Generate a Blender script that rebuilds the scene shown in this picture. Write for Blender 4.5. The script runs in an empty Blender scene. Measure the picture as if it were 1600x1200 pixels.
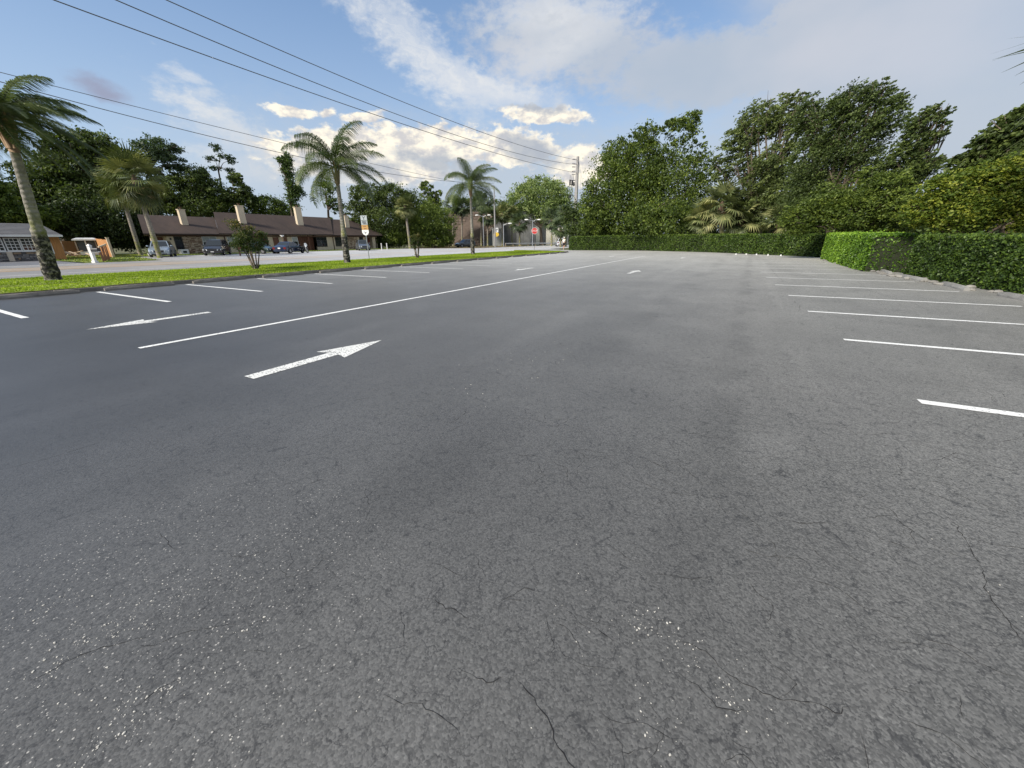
import bpy, math, random
import numpy as np
from mathutils import Matrix, Vector
random.seed(7); RNG = np.random.default_rng(7)
R = math.radians
SC = bpy.context.scene
COL = SC.collection

# ------------------------------------------------------------------ camera
# frame: +Y runs along the parking aisle, +X to its right, z up, metres
TILT, ROLL, FPX, EYE, YAW = 0.358154939, 0.00798637, 601.0, 1.42766568, R(29.46484610445613)
cam_d = bpy.data.cameras.new('camera'); cam = bpy.data.objects.new('camera', cam_d); COL.objects.link(cam)
cam_d.sensor_width = 36; cam_d.lens = 36 * FPX / 1600; cam_d.clip_start = .05; cam_d.clip_end = 4000
cam.matrix_world = (Matrix.Translation((0, 0, EYE)) @ Matrix.Rotation(YAW, 4, 'Z') @
                    Matrix.Rotation(math.pi/2 - TILT, 4, 'X') @ Matrix.Rotation(-ROLL, 4, 'Z'))
SC.camera = cam

def ray(px, py):
    """direction of sight through a measured point of the photograph (1600 x 1200)"""
    u = (px-800)/FPX; v = (py-600)/FPX
    c, s = math.cos(ROLL), math.sin(ROLL); u, v = u*c-v*s, u*s+v*c
    x = u; y = math.cos(TILT)-v*math.sin(TILT); z = -math.sin(TILT)-v*math.cos(TILT)
    cy, sy = math.cos(YAW), math.sin(YAW)
    return Vector((x*cy-y*sy, x*sy+y*cy, z))
def gnd(px, py, z=0):
    d = ray(px, py); return d*((z-EYE)/d.z) + Vector((0, 0, EYE))
def onx(px, py, x0):
    d = ray(px, py); return d*(x0/d.x) + Vector((0, 0, EYE))
def at(px, py, dist):
    d = ray(px, py); return d*(dist/math.hypot(d.x, d.y)) + Vector((0, 0, EYE))
def on_ground(px, dist):
    p = at(px, 380, dist); return Vector((p.x, p.y, 0))

# ------------------------------------------------------------------ world
SUN_EL, SUN_AZ = R(38), R(200)      # azimuth measured from +Y towards +X
W = bpy.data.worlds.new('World'); SC.world = W; W.use_nodes = True
nt = W.node_tree; nt.nodes.clear()
def N(nt, typ, **kw):
    n = nt.nodes.new(typ)
    for k, v in kw.items():
        if k in ('inputs',):
            for i, val in v.items(): n.inputs[i].default_value = val
        else: setattr(n, k, v)
    return n
def setin(nt, sock, v):
    if isinstance(v, bpy.types.NodeSocket): nt.links.new(v, sock)
    elif v is not None: sock.default_value = v
def M(nt, op, a, b=None, c=None, clamp=False):
    n = nt.nodes.new('ShaderNodeMath'); n.operation = op; n.use_clamp = clamp
    for i, v in enumerate((a, b, c)): setin(nt, n.inputs[i], v) if v is not None else None
    return n.outputs[0]
def mapr(nt, v, a, b, c=0., d=1., smooth=True):
    n = nt.nodes.new('ShaderNodeMapRange'); n.interpolation_type = 'SMOOTHSTEP' if smooth else 'LINEAR'
    setin(nt, n.inputs[0], v)
    for i, x in enumerate((a, b, c, d)): setin(nt, n.inputs[i+1], x)
    return n.outputs[0]
def mixc(nt, f, a, b, blend='MIX'):
    n = nt.nodes.new('ShaderNodeMix'); n.data_type = 'RGBA'; n.blend_type = blend
    setin(nt, n.inputs[0], f)
    for s, v in ((n.inputs[6], a), (n.inputs[7], b)):
        if isinstance(v, tuple) and len(v) == 3: v = (*v, 1)
        setin(nt, s, v)
    return n.outputs[2]
def noise(nt, vec, scale, detail=4, rough=.55, dist=0., dim='3D'):
    n = nt.nodes.new('ShaderNodeTexNoise'); n.noise_dimensions = dim
    setin(nt, n.inputs['Vector'], vec); n.inputs['Scale'].default_value = scale
    n.inputs['Detail'].default_value = detail; n.inputs['Roughness'].default_value = rough; n.inputs['Distortion'].default_value = dist
    return n.outputs['Fac']
def comb(nt, x, y, z=0.):
    n = nt.nodes.new('ShaderNodeCombineXYZ')
    for i, v in enumerate((x, y, z)): setin(nt, n.inputs[i], v)
    return n.outputs[0]

EXPO = 0.75
STR = 0.1
def sky_world():
    tc = N(nt, 'ShaderNodeTexCoord')
    mp = N(nt, 'ShaderNodeMapping'); mp.vector_type = 'POINT'
    mp.inputs['Rotation'].default_value = (0, 0, -YAW)
    nt.links.new(tc.outputs['Generated'], mp.inputs[0])
    sp = N(nt, 'ShaderNodeSeparateXYZ'); nt.links.new(mp.outputs[0], sp.inputs[0])
    x, y, z = sp.outputs
    az = M(nt, 'MULTIPLY', M(nt, 'ARCTAN2', x, y), 57.2958)
    el = M(nt, 'MULTIPLY', M(nt, 'ARCSINE', z), 57.2958)
    def ae(px, py):
        d = ray(px, py); d.normalize()
        cy, s = math.cos(YAW), math.sin(YAW)
        X = d.x*cy + d.y*s; Y = -d.x*s + d.y*cy
        return math.degrees(math.atan2(X, Y)), math.degrees(math.asin(d.z))
    sky = N(nt, 'ShaderNodeTexSky'); sky.sky_type = 'NISHITA'; sky.sun_disc = False
    sky.sun_elevation = SUN_EL; sky.sun_rotation = SUN_AZ; sky.air_density = 1.0; sky.dust_density = 1.2; sky.ozone_density = 1.5
    ex = 1/(STR * 2**EXPO)
    def C(r, g, b): return (r*ex, g*ex, b*ex)
    # thin high veil lightens the physical sky towards the horizon
    hz = mapr(nt, el, 0., 34., 1., 0.)
    base = mixc(nt, M(nt, 'MULTIPLY_ADD', hz, .55, .30), sky.outputs[0], mixc(nt, hz, C(.17, .34, .66), C(.52, .66, .84)))
    # warped coordinates
    v = comb(nt, M(nt, 'MULTIPLY', az, .1), M(nt, 'MULTIPLY', el, .17), 0.)
    n1 = noise(nt, v, 1.1, 6, .6); n2 = noise(nt, comb(nt, M(nt, 'MULTIPLY', az, .1), M(nt, 'MULTIPLY', el, .17), 5.3), 1.1, 6, .6)
    f1 = noise(nt, v, 5.5, 7, .62)
    def warp(amp):
        return (M(nt, 'ADD', az, M(nt, 'MULTIPLY', M(nt, 'SUBTRACT', n1, .5), amp)),
                M(nt, 'ADD', el, M(nt, 'MULTIPLY', M(nt, 'SUBTRACT', n2, .5), amp*.7)))
    wa, we = warp(14.); sa, se = warp(5.)
    def blob(px, py, rx, ry, rot=0, soft=.5, co=None, rough=.5):
        """cloud patch centred on a measured sky direction; radii given in photo pixels"""
        a0, e0 = ae(px, py)
        a1, e1 = ae(px+rx, py); ra = abs(a1-a0); a2, e2 = ae(px, py-ry); re = abs(e2-e0)
        A, E_ = co or (sa, se)
        da = M(nt, 'SUBTRACT', A, a0); de = M(nt, 'SUBTRACT', E_, e0)
        c, s = math.cos(R(rot)), math.sin(R(rot))
        u = M(nt, 'DIVIDE', M(nt, 'ADD', M(nt, 'MULTIPLY', da, c), M(nt, 'MULTIPLY', de, s)), ra)
        w = M(nt, 'DIVIDE', M(nt, 'SUBTRACT', M(nt, 'MULTIPLY', de, c), M(nt, 'MULTIPLY', da, s)), re)
        d = M(nt, 'SQRT', M(nt, 'ADD', M(nt, 'MULTIPLY', u, u), M(nt, 'MULTIPLY', w, w)))
        d = M(nt, 'ADD', d, M(nt, 'MULTIPLY', M(nt, 'SUBTRACT', f1, .5), rough*2))
        return mapr(nt, d, 1.0, 1.0-soft, 0., 1.)
    def mx(*a):
        r = a[0]
        for b in a[1:]: r = M(nt, 'MAXIMUM', r, b)
        return r
    col = base
    # fibrous white streaks, left of centre and across the top
    fib = mapr(nt, noise(nt, comb(nt, M(nt, 'MULTIPLY', M(nt, 'ADD', wa, M(nt, 'MULTIPLY', we, .9)), .06), M(nt, 'MULTIPLY', M(nt, 'SUBTRACT', we, M(nt, 'MULTIPLY', wa, -.5)), .22)), 2.2, 7, .62), .32, .68)
    w1 = mx(blob(650, 75, 230, 75, -34, .9, rough=.7), blob(740, 125, 150, 42, -14, .8, rough=.7), blob(870, 30, 150, 60, 0, .9, rough=.7),
            blob(330, 190, 100, 60, -50, .9, rough=.9), blob(420, 238, 150, 50, -30, .9, rough=.9), blob(380, 262, 130, 40, -10, .95, rough=.8), blob(830, 25, 80, 14, -10, .9, rough=.9), blob(296, 120, 40, 16, -8, .95, rough=.8))
    col = mixc(nt, M(nt, 'MULTIPLY', w1, M(nt, 'MULTIPLY_ADD', fib, .55, .42)), col, C(.80, .82, .84))
    # large smooth grey-lavender sheet over the right half, going on overhead and behind
    sheet = mx(blob(1500, 20, 720, 235, 0, .25, (sa, se), .25), blob(1120, 110, 300, 85, -3, .5, rough=.35), blob(900, 75, 250, 105, -10, .7, rough=.6), mapr(nt, wa, 20., 34.))
    over = mapr(nt, el, 38., 60., 0., .85)
    sheet = mx(sheet, over)
    tone = mapr(nt, noise(nt, v, .55, 4, .5), .3, .7)
    gcol = mixc(nt, tone, C(.47, .54, .64), C(.60, .625, .69))
    blue_r = mapr(nt, az, 30., 62.)
    gcol = mixc(nt, M(nt, 'MULTIPLY', blue_r, .45), gcol, C(.40, .53, .73))
    col = mixc(nt, M(nt, 'MULTIPLY', sheet, .93), col, gcol)
    # brighter lit ridge on the lower left edge of the sheet
    rid = mx(blob(770, 138, 190, 44, -14, .9, rough=.5), blob(880, 70, 190, 80, 20, .95, rough=.45), blob(860, 20, 160, 60, 0, .95, rough=.4))
    col = mixc(nt, M(nt, 'MULTIPLY', rid, M(nt, 'MULTIPLY_ADD', f1, 1.0, .0)), col, C(.80, .81, .83))
    # pale grey-blue bank lying low along the horizon
    low = M(nt, 'MULTIPLY', mapr(nt, M(nt, 'ADD', se, M(nt, 'MULTIPLY', M(nt, 'SUBTRACT', f1, .5), 6.)), 17., 7., 0., .85), mapr(nt, az, -48., -20.))
    col = mixc(nt, low, col, C(.52, .59, .68))
    # sunlit cumulus band
    cum = mx(blob(540, 225, 140, 38, 6, .35, rough=.75), blob(690, 228, 110, 40, 0, .35, rough=.75), blob(800, 232, 90, 40, -6, .35, rough=.75),
             blob(905, 262, 62, 42, 0, .4, rough=.7), blob(610, 262, 170, 32, 0, .6, rough=.6), blob(450, 171, 46, 10, 0, .4, rough=.7),
             blob(512, 174, 16, 9, 10, .5, rough=.6), blob(568, 178, 42, 12, 6, .4, rough=.8), blob(850, 181, 88, 15, -4, .4, rough=.8),
             blob(500, 262, 90, 22, 0, .8, rough=.7))
    lit = mapr(nt, noise(nt, v, 4.2, 6, .6), .36, .6)
    shade = mx(blob(828, 238, 66, 34, -20, .6, rough=.4), blob(700, 262, 120, 24, -12, .7, rough=.5), blob(830, 168, 70, 12, -6, .7, rough=.6), blob(560, 262, 110, 24, 0, .8, rough=.6))
    ccol = mixc(nt, lit, C(.66, .65, .66), C(1.15, 1.06, .88))
    ccol = mixc(nt, M(nt, 'MULTIPLY', shade, .85), ccol, C(.44, .49, .57))
    col = mixc(nt, cum, col, ccol)
    # small mauve cloud
    mv = blob(158, 140, 62, 24, -8, .9, rough=.35)
    col = mixc(nt, M(nt, 'MULTIPLY', mv, .8), col, C(.33, .34, .46))
    # below the horizon: plain haze tone
    col = mixc(nt, mapr(nt, el, 0., -3.), col, C(.2, .21, .2))
    bg = N(nt, 'ShaderNodeBackground'); bg.inputs[1].default_value = STR
    out = N(nt, 'ShaderNodeOutputWorld')
    nt.links.new(col, bg.inputs[0]); nt.links.new(bg.outputs[0], out.inputs[0])
sky_world()

sd = bpy.data.lights.new('sun', 'SUN'); sun = bpy.data.objects.new('sun', sd); COL.objects.link(sun)
sd.energy = 3.3; sd.angle = R(12); sd.color = (1, .93, .82)
sdir = Vector((math.sin(SUN_AZ)*math.cos(SUN_EL), math.cos(SUN_AZ)*math.cos(SUN_EL), math.sin(SUN_EL)))
sun.rotation_euler = sdir.to_track_quat('Z', 'Y').to_euler(); sun.location = (0, -20, 40)
SC.cycles.max_bounces = 6; SC.cycles.diffuse_bounces = 3; SC.cycles.glossy_bounces = 2; SC.cycles.transmission_bounces = 2
SC.view_settings.view_transform = 'Standard'; SC.view_settings.look = 'None'
SC.view_settings.exposure = EXPO; SC.view_settings.gamma = 1; SC.view_settings.use_curve_mapping = False

# ------------------------------------------------------------------ object helpers
def tag(o, label=None, cat=None, group=None, kind=None):
    if label: o['label'] = label
    if cat: o['category'] = cat
    if group: o['group'] = group
    if kind: o['kind'] = kind
    return o
def thing(name, label, cat, loc=(0, 0, 0), rz=0, group=None):
    o = bpy.data.objects.new(name, None); COL.objects.link(o); o.location = loc; o.rotation_euler = (0, 0, rz)
    o.empty_display_size = .3
    return tag(o, label, cat, group)
def link_mesh(name, me, parent=None, loc=(0, 0, 0), rot=(0, 0, 0)):
    o = bpy.data.objects.new(name, me); COL.objects.link(o); o.location = loc; o.rotation_euler = rot
    if parent: o.parent = parent
    return o
def copy_tree(o, parent=None):
    c = o.copy(); COL.objects.link(c); c.parent = parent
    for ch in [k for k in COL.objects if k.parent == o]: copy_tree(ch, c)
    return c
class MB:
    def __init__(s): s.v = []; s.f = []; s.m = []; s.X = Matrix.Identity(4)
    def add(s, vs, fs, mi=0):
        b = len(s.v); s.v += [tuple(s.X @ Vector(p)) for p in vs]; s.f += [tuple(i+b for i in f) for f in fs]; s.m += [mi]*len(fs); return s
    def box(s, x0, x1, y0, y1, z0, z1, mi=0):
        vs = [(x, y, z) for z in (z0, z1) for y in (y0, y1) for x in (x0, x1)]
        return s.add(vs, [(0, 2, 3, 1), (4, 5, 7, 6), (0, 1, 5, 4), (2, 6, 7, 3), (0, 4, 6, 2), (1, 3, 7, 5)], mi)
    def quad(s, a, b, c, d, mi=0): return s.add([a, b, c, d], [(0, 1, 2, 3)], mi)
    def hexa(s, bot, top, mi=0):
        n = len(bot); vs = list(bot)+list(top)
        fs = [tuple(range(n))[::-1], tuple(range(n, 2*n))] + [(i, (i+1) % n, n+(i+1) % n, n+i) for i in range(n)]
        return s.add(vs, fs, mi)
    def tube(s, pts, rad, n=8, mi=0, cap=True):
        pts = [Vector(p) for p in pts]; vs = []
        if not hasattr(rad, '__len__'): rad = [rad]*len(pts)
        for i, p in enumerate(pts):
            t = (pts[min(i+1, len(pts)-1)]-pts[max(i-1, 0)]).normalized()
            a = t.cross(Vector((0, 0, 1)) if abs(t.z) < .9 else Vector((1, 0, 0))).normalized(); b = t.cross(a)
            for k in range(n):
                th = 2*math.pi*k/n; vs.append(p+(a*math.cos(th)+b*math.sin(th))*rad[i])
        fs = []
        for i in range(len(pts)-1):
            for k in range(n):
                k2 = (k+1) % n; fs.append((i*n+k, i*n+k2, (i+1)*n+k2, (i+1)*n+k))
        if cap: fs += [tuple(range(n)), tuple(range((len(pts)-1)*n, len(pts)*n))[::-1]]
        return s.add(vs, fs, mi)
    def ball(s, c, r, n=8, mi=0):
        if not hasattr(r, '__len__'): r = (r, r, r)
        c = Vector(c); m = n//2+1; vs = []; fs = []
        for i in range(m+1):
            ph = math.pi*i/m
            for k in range(n):
                th = 2*math.pi*k/n; vs.append((c.x+r[0]*math.sin(ph)*math.cos(th), c.y+r[1]*math.sin(ph)*math.sin(th), c.z+r[2]*math.cos(ph)))
        for i in range(m):
            for k in range(n): fs.append((i*n+k, (i+1)*n+k, (i+1)*n+(k+1) % n, i*n+(k+1) % n))
        return s.add(vs, fs, mi)
    def build(s, name, mats, parent=None, loc=(0, 0, 0), rot=(0, 0, 0), smooth=False, fix=True):
        me = bpy.data.meshes.new(name); me.from_pydata(s.v, [], s.f)
        if not isinstance(mats, (list, tuple)): mats = [mats]
        for m in mats: me.materials.append(m)
        me.polygons.foreach_set('material_index', s.m)
        if smooth: me.polygons.foreach_set('use_smooth', [True]*len(s.f))
        me.update()
        if fix:
            import bmesh
            bm = bmesh.new(); bm.from_mesh(me); bmesh.ops.recalc_face_normals(bm, faces=bm.faces); bm.to_mesh(me); bm.free()
        return link_mesh(name, me, parent, loc, rot)
def np_mesh(name, V, nper, mats, tint=None, parent=None, loc=(0, 0, 0), smooth=False):
    """V: (n*nper,3) vertices of n separate polygons with nper corners each"""
    V = np.ascontiguousarray(V, dtype=np.float32); nv = len(V); nf = nv//nper
    me = bpy.data.meshes.new(name); me.vertices.add(nv); me.vertices.foreach_set('co', V.ravel())
    me.loops.add(nv); me.loops.foreach_set('vertex_index', np.arange(nv, dtype=np.int32))
    me.polygons.add(nf); me.polygons.foreach_set('loop_start', np.arange(nf, dtype=np.int32)*nper)
    if not isinstance(mats, (list, tuple)): mats = [mats]
    for m in mats: me.materials.append(m)
    if tint is not None:
        a = me.attributes.new('tint', 'FLOAT', 'POINT'); a.data.foreach_set('value', np.repeat(tint, nper).astype(np.float32))
    me.update(calc_edges=True)
    return link_mesh(name, me, parent, loc)

# ------------------------------------------------------------------ materials
MATS = {}
def mat(name, color, rough=.7, metal=0., var=.0, vscale=8., bump=0., bscale=40., spec=.5, coat=0., emit=None, coord='Object', stretch=None, alpha=None, trans=0.):
    if name in MATS: return MATS[name]
    m = bpy.data.materials.new(name); m.use_nodes = True; t = m.node_tree; b = t.nodes['Principled BSDF']
    b.inputs['Roughness'].default_value = rough; b.inputs['Metallic'].default_value = metal
    b.inputs['Specular IOR Level'].default_value = spec; b.inputs['Coat Weight'].default_value = coat
    tc = t.nodes.new('ShaderNodeTexCoord'); vec = tc.outputs[coord]
    if stretch:
        mp = t.nodes.new('ShaderNodeMapping'); mp.inputs['Scale'].default_value = stretch; t.links.new(vec, mp.inputs[0]); vec = mp.outputs[0]
    if var:
        f = noise(t, vec, vscale, 6, .6); f2 = noise(t, vec, vscale*.13, 3, .5)
        k = M(t, 'MULTIPLY_ADD', M(t, 'SUBTRACT', M(t, 'ADD', f, f2), 1.), var*2, 1.)
        h = t.nodes.new('ShaderNodeHueSaturation'); h.inputs['Color'].default_value = (*color, 1); t.links.new(k, h.inputs['Value'])
        t.links.new(h.outputs[0], b.inputs['Base Color'])
    else: b.inputs['Base Color'].default_value = (*color, 1)
    if bump:
        bp = t.nodes.new('ShaderNodeBump'); bp.inputs['Strength'].default_value = bump; bp.inputs['Distance'].default_value = .02
        t.links.new(noise(t, vec, bscale, 5, .6), bp.inputs['Height']); t.links.new(bp.outputs[0], b.inputs['Normal'])
    MATS[name] = m; return m
def leafmat(name, dark, mid, light, trans=.3, rough=.55):
    if name in MATS: return MATS[name]
    m = bpy.data.materials.new(name); m.use_nodes = True; t = m.node_tree; b = t.nodes['Principled BSDF']; out = t.nodes['Material Output']
    k_ = 1.9 if 'grass' not in name and 'dead' not in name else 1.5; dark, mid, light = [tuple(min(.8, q*k_) for q in c) for c in (dark, mid, light)]
    at_ = t.nodes.new('ShaderNodeAttribute'); at_.attribute_name = 'tint'
    r = t.nodes.new('ShaderNodeValToRGB'); t.links.new(at_.outputs['Fac'], r.inputs[0])
    e = r.color_ramp.elements; e[0].position = 0; e[0].color = (*dark, 1); e[1].position = 1; e[1].color = (*light, 1)
    x = e.new(.5); x.color = (*mid, 1)
    t.links.new(r.outputs[0], b.inputs['Base Color']); b.inputs['Roughness'].default_value = rough; b.inputs['Specular IOR Level'].default_value = .35
    tr = t.nodes.new('ShaderNodeBsdfTranslucent')
    t.links.new(mixc(t, 1., r.outputs[0], (1.15, 1.25, .45), 'MULTIPLY'), tr.inputs[0])
    mx = t.nodes.new('ShaderNodeMixShader'); mx.inputs[0].default_value = trans
    t.links.new(b.outputs[0], mx.inputs[1]); t.links.new(tr.outputs[0], mx.inputs[2]); t.links.new(mx.outputs[0], out.inputs[0])
    MATS[name] = m; return m

WHITEP = None
def asphalt(name, left, right, cracks=1., xs=(-6., 3.), agg=1.):
    m = bpy.data.materials.new(name); m.use_nodes = True; t = m.node_tree; b = t.nodes['Principled BSDF']
    tc = t.nodes.new('ShaderNodeTexCoord'); v = tc.outputs['Object']
    sp = t.nodes.new('ShaderNodeSeparateXYZ'); t.links.new(v, sp.inputs[0]); x, y, z = sp.outputs
    big = noise(t, v, .16, 3, .5); med = noise(t, v, .9, 5, .6)
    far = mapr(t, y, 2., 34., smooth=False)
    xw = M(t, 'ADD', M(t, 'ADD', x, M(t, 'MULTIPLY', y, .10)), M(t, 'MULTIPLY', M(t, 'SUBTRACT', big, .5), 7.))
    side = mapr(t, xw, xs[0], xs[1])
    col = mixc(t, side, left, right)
    col = mixc(t, far, col, tuple(min(.46, k_*3.1) for k_ in right))  # paler with distance: grazing sky reflection put into the base colour
    # scuffs and swept sealer streaks along the aisle
    vs = comb(t, M(t, 'MULTIPLY', x, 1.), M(t, 'MULTIPLY', y, .12)); st = noise(t, vs, 1.3, 5, .65, .6)
    k = M(t, 'MULTIPLY_ADD', M(t, 'SUBTRACT', st, .5), .34, 1.)
    k = M(t, 'MULTIPLY', k, M(t, 'MULTIPLY_ADD', M(t, 'SUBTRACT', med, .5), .52, 1.))
    k = M(t, 'MULTIPLY', k, M(t, 'MULTIPLY_ADD', M(t, 'SUBTRACT', big, .5), .45, 1.))
    # curved tyre scrubs
    for cx, cy, r0, w, amt in ((9., -2., 8.2, .16, .13), (9., -2., 9.9, .16, .10), (-3., 16., 6.5, .2, -.10), (-3., 16., 8.1, .2, -.08), (-14., 2., 9., .2, .12), (4., 14., 5., .18, -.10)):
        dx = M(t, 'SUBTRACT', x, cx); dy = M(t, 'SUBTRACT', y, cy)
        d = M(t, 'SQRT', M(t, 'ADD', M(t, 'MULTIPLY', dx, dx), M(t, 'MULTIPLY', dy, dy)))
        d = M(t, 'ABSOLUTE', M(t, 'SUBTRACT', M(t, 'ADD', d, M(t, 'MULTIPLY', big, 1.2)), r0+.6))
        ring = M(t, 'MULTIPLY', mapr(t, d, w*1.6, w*.3), mapr(t, noise(t, v, .45, 2), .45, .62))
        k = M(t, 'MULTIPLY', k, M(t, 'MULTIPLY_ADD', ring, amt, 1.))
    # darkened wheel paths along the right hand aisle
    if name == 'lot_asphalt':
        for x0, sl, w, amt in ((.03, .02, .26, -.17), (.75, .02, .12, .10), (-1.6, .02, .45, -.14), (-2.7, .0, .3, .10), (3.4, -.06, .5, -.12), (-10.5, 0., .6, .10)):
            d = M(t, 'ABSOLUTE', M(t, 'ADD', M(t, 'SUBTRACT', M(t, 'SUBTRACT', x, M(t, 'MULTIPLY', y, sl)), x0), M(t, 'MULTIPLY', M(t, 'SUBTRACT', med, .5), .8)))
            k = M(t, 'MULTIPLY', k, M(t, 'MULTIPLY_ADD', M(t, 'MULTIPLY', mapr(t, d, w, w*.2), mapr(t, noise(t, v, .5, 3), .38, .6)), amt, 1.))
    # aggregate grain
    vo = t.nodes.new('ShaderNodeTexVoronoi'); vo.inputs['Scale'].default_value = 125.; t.links.new(v, vo.inputs['Vector'])
    sc = t.nodes.new('ShaderNodeSeparateColor'); t.links.new(vo.outputs['Color'], sc.inputs[0])
    vb = t.nodes.new('ShaderNodeTexVoronoi'); vb.inputs['Scale'].default_value = 62.; t.links.new(v, vb.inputs['Vector'])
    sb = t.nodes.new('ShaderNodeSeparateColor'); t.links.new(vb.outputs['Color'], sb.inputs[0])
    gr = M(t, 'MULTIPLY_ADD', M(t, 'SUBTRACT', sc.outputs[0], .5), M(t, 'MULTIPLY_ADD', side, .66*agg, .26*agg), 1.)
    k = M(t, 'MULTIPLY', k, gr)
    k = M(t, 'MULTIPLY', k, M(t, 'MULTIPLY_ADD', M(t, 'SUBTRACT', noise(t, v, 85., 4, .8), .5), M(t, 'MULTIPLY_ADD', side, .45, .25), 1.))
    # worn chips: slightly paler stones
    chip = M(t, 'MULTIPLY', mapr(t, sb.outputs[1], .93, .96), mapr(t, vb.outputs['Distance'], .42, .2))
    k = M(t, 'MULTIPLY', k, M(t, 'MULTIPLY_ADD', chip, M(t, 'MULTIPLY_ADD', side, .40, .06), 1.))
    # small pits
    pit = mapr(t, noise(t, v, 40., 3, .6), .35, .28)
    k = M(t, 'MULTIPLY', k, M(t, 'MULTIPLY_ADD', pit, -.35, 1.))
    h = t.nodes.new('ShaderNodeHueSaturation'); t.links.new(col, h.inputs['Color']); t.links.new(k, h.inputs['Value'])
    col = h.outputs[0]
    hgt = M(t, 'ADD', M(t, 'MULTIPLY', vo.outputs['Distance'], -.5), M(t, 'MULTIPLY', noise(t, v, 34., 4, .7), .8))
    if cracks:
        wv = t.nodes.new('ShaderNodeTexNoise'); wv.inputs['Scale'].default_value = 3.2; wv.inputs['Detail'].default_value = 6; wv.inputs['Roughness'].default_value = .65; t.links.new(v, wv.inputs['Vector'])
        va = t.nodes.new('ShaderNodeVectorMath'); va.operation = 'MULTIPLY_ADD'
        t.links.new(wv.outputs['Color'], va.inputs[0]); va.inputs[1].default_value = (.30, .30, 0); t.links.new(v, va.inputs[2])
        cr = None
        for scl, wd, lo, hi, off, stg in ((6.0, .0075, .42, .54, 13., .6), (15., .030, .42, .58, 3., .6)):
            mp = t.nodes.new('ShaderNodeMapping'); mp.inputs['Location'].default_value = (off, off*.7, 0); mp.inputs['Scale'].default_value = (1, 1, 0)
            mp.inputs['Rotation'].default_value = (0, 0, off); t.links.new(va.outputs[0], mp.inputs[0])
            d = t.nodes.new('ShaderNodeTexVoronoi'); d.feature = 'DISTANCE_TO_EDGE'; d.inputs['Scale'].default_value = scl; t.links.new(mp.outputs[0], d.inputs['Vector'])
            msk = mapr(t, noise(t, mp.outputs[0], scl*.9, 4, .6), lo, hi)
            wid = M(t, 'MULTIPLY', M(t, 'MULTIPLY_ADD', noise(t, v, 7., 3), .9, .5), wd)
            line = M(t, 'MULTIPLY', M(t, 'MULTIPLY', mapr(t, M(t, 'DIVIDE', d.outputs['Distance'], wid), 1.5, .5), msk), stg)
            cr = line if cr is None else M(t, 'MAXIMUM', cr, line)
        cr = M(t, 'MULTIPLY', cr, M(t, 'MULTIPLY_ADD', side, .45, .55))
        col = mixc(t, M(t, 'MULTIPLY', cr, cracks), col, (.012, .012, .013))
    # exposed pale stones, gathered in drifts
    drift = M(t, 'MULTIPLY', mapr(t, noise(t, v, .55, 5, .7), .58, .74), .7)
    near = mapr(t, M(t, 'ADD', M(t, 'POWER', M(t, 'ADD', x, 1.9), 2.), M(t, 'POWER', M(t, 'SUBTRACT', y, .3), 2.)), 1.6, .1)
    drift = M(t, 'MAXIMUM', drift, near)
    for scl, thr, dd in ((70., .90, .30), (120., .94, .34), (34., .965, .15)):
        vv = t.nodes.new('ShaderNodeTexVoronoi'); vv.inputs['Scale'].default_value = scl; t.links.new(v, vv.inputs['Vector'])
        s3 = t.nodes.new('ShaderNodeSeparateColor'); t.links.new(vv.outputs['Color'], s3.inputs[0])
        on = M(t, 'GREATER_THAN', M(t, 'ADD', s3.outputs[0], M(t, 'MULTIPLY', drift, .085)), thr+.075)
        w = M(t, 'MULTIPLY', M(t, 'MULTIPLY', on, mapr(t, vv.outputs['Distance'], dd, dd*.5)), mapr(t, drift, .2, .7, .02, .7))
        col = mixc(t, w, col, (.50, .48, .44))
    t.links.new(col, b.inputs['Base Color'])
    b.inputs['Roughness'].default_value = .52; b.inputs['Specular IOR Level'].default_value = .5
    bp = t.nodes.new('ShaderNodeBump'); bp.inputs['Strength'].default_value = .32; bp.inputs['Distance'].default_value = .005
    t.links.new(hgt, bp.inputs['Height']); t.links.new(bp.outputs[0], b.inputs['Normal'])
    return m
def paintmat(name, color, wear):
    m = bpy.data.materials.new(name); m.use_nodes = True; t = m.node_tree; b = t.nodes['Principled BSDF']; out = t.nodes['Material Output']
    tc = t.nodes.new('ShaderNodeTexCoord'); v = tc.outputs['Object']
    n = noise(t, v, 38., 4, .7); n2 = noise(t, v, 3., 3)
    c = mixc(t, mapr(t, n2, .35, .7), color, tuple(k*.86 for k in color))
    n5 = noise(t, v, 80., 2, .6)
    wearf = mapr(t, M(t, 'ADD', n, M(t, 'MULTIPLY', M(t, 'SUBTRACT', n2, .5), .25)), wear, wear-.05)
    c = mixc(t, wearf, c, (.13, .13, .13)); t.links.new(c, b.inputs['Base Color']); b.inputs['Roughness'].default_value = .6
    bp = t.nodes.new('ShaderNodeBump'); bp.inputs['Strength'].default_value = .4; bp.inputs['Distance'].default_value = .004
    t.links.new(n5, bp.inputs['Height']); t.links.new(bp.outputs[0], b.inputs['Normal'])
    return m

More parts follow.
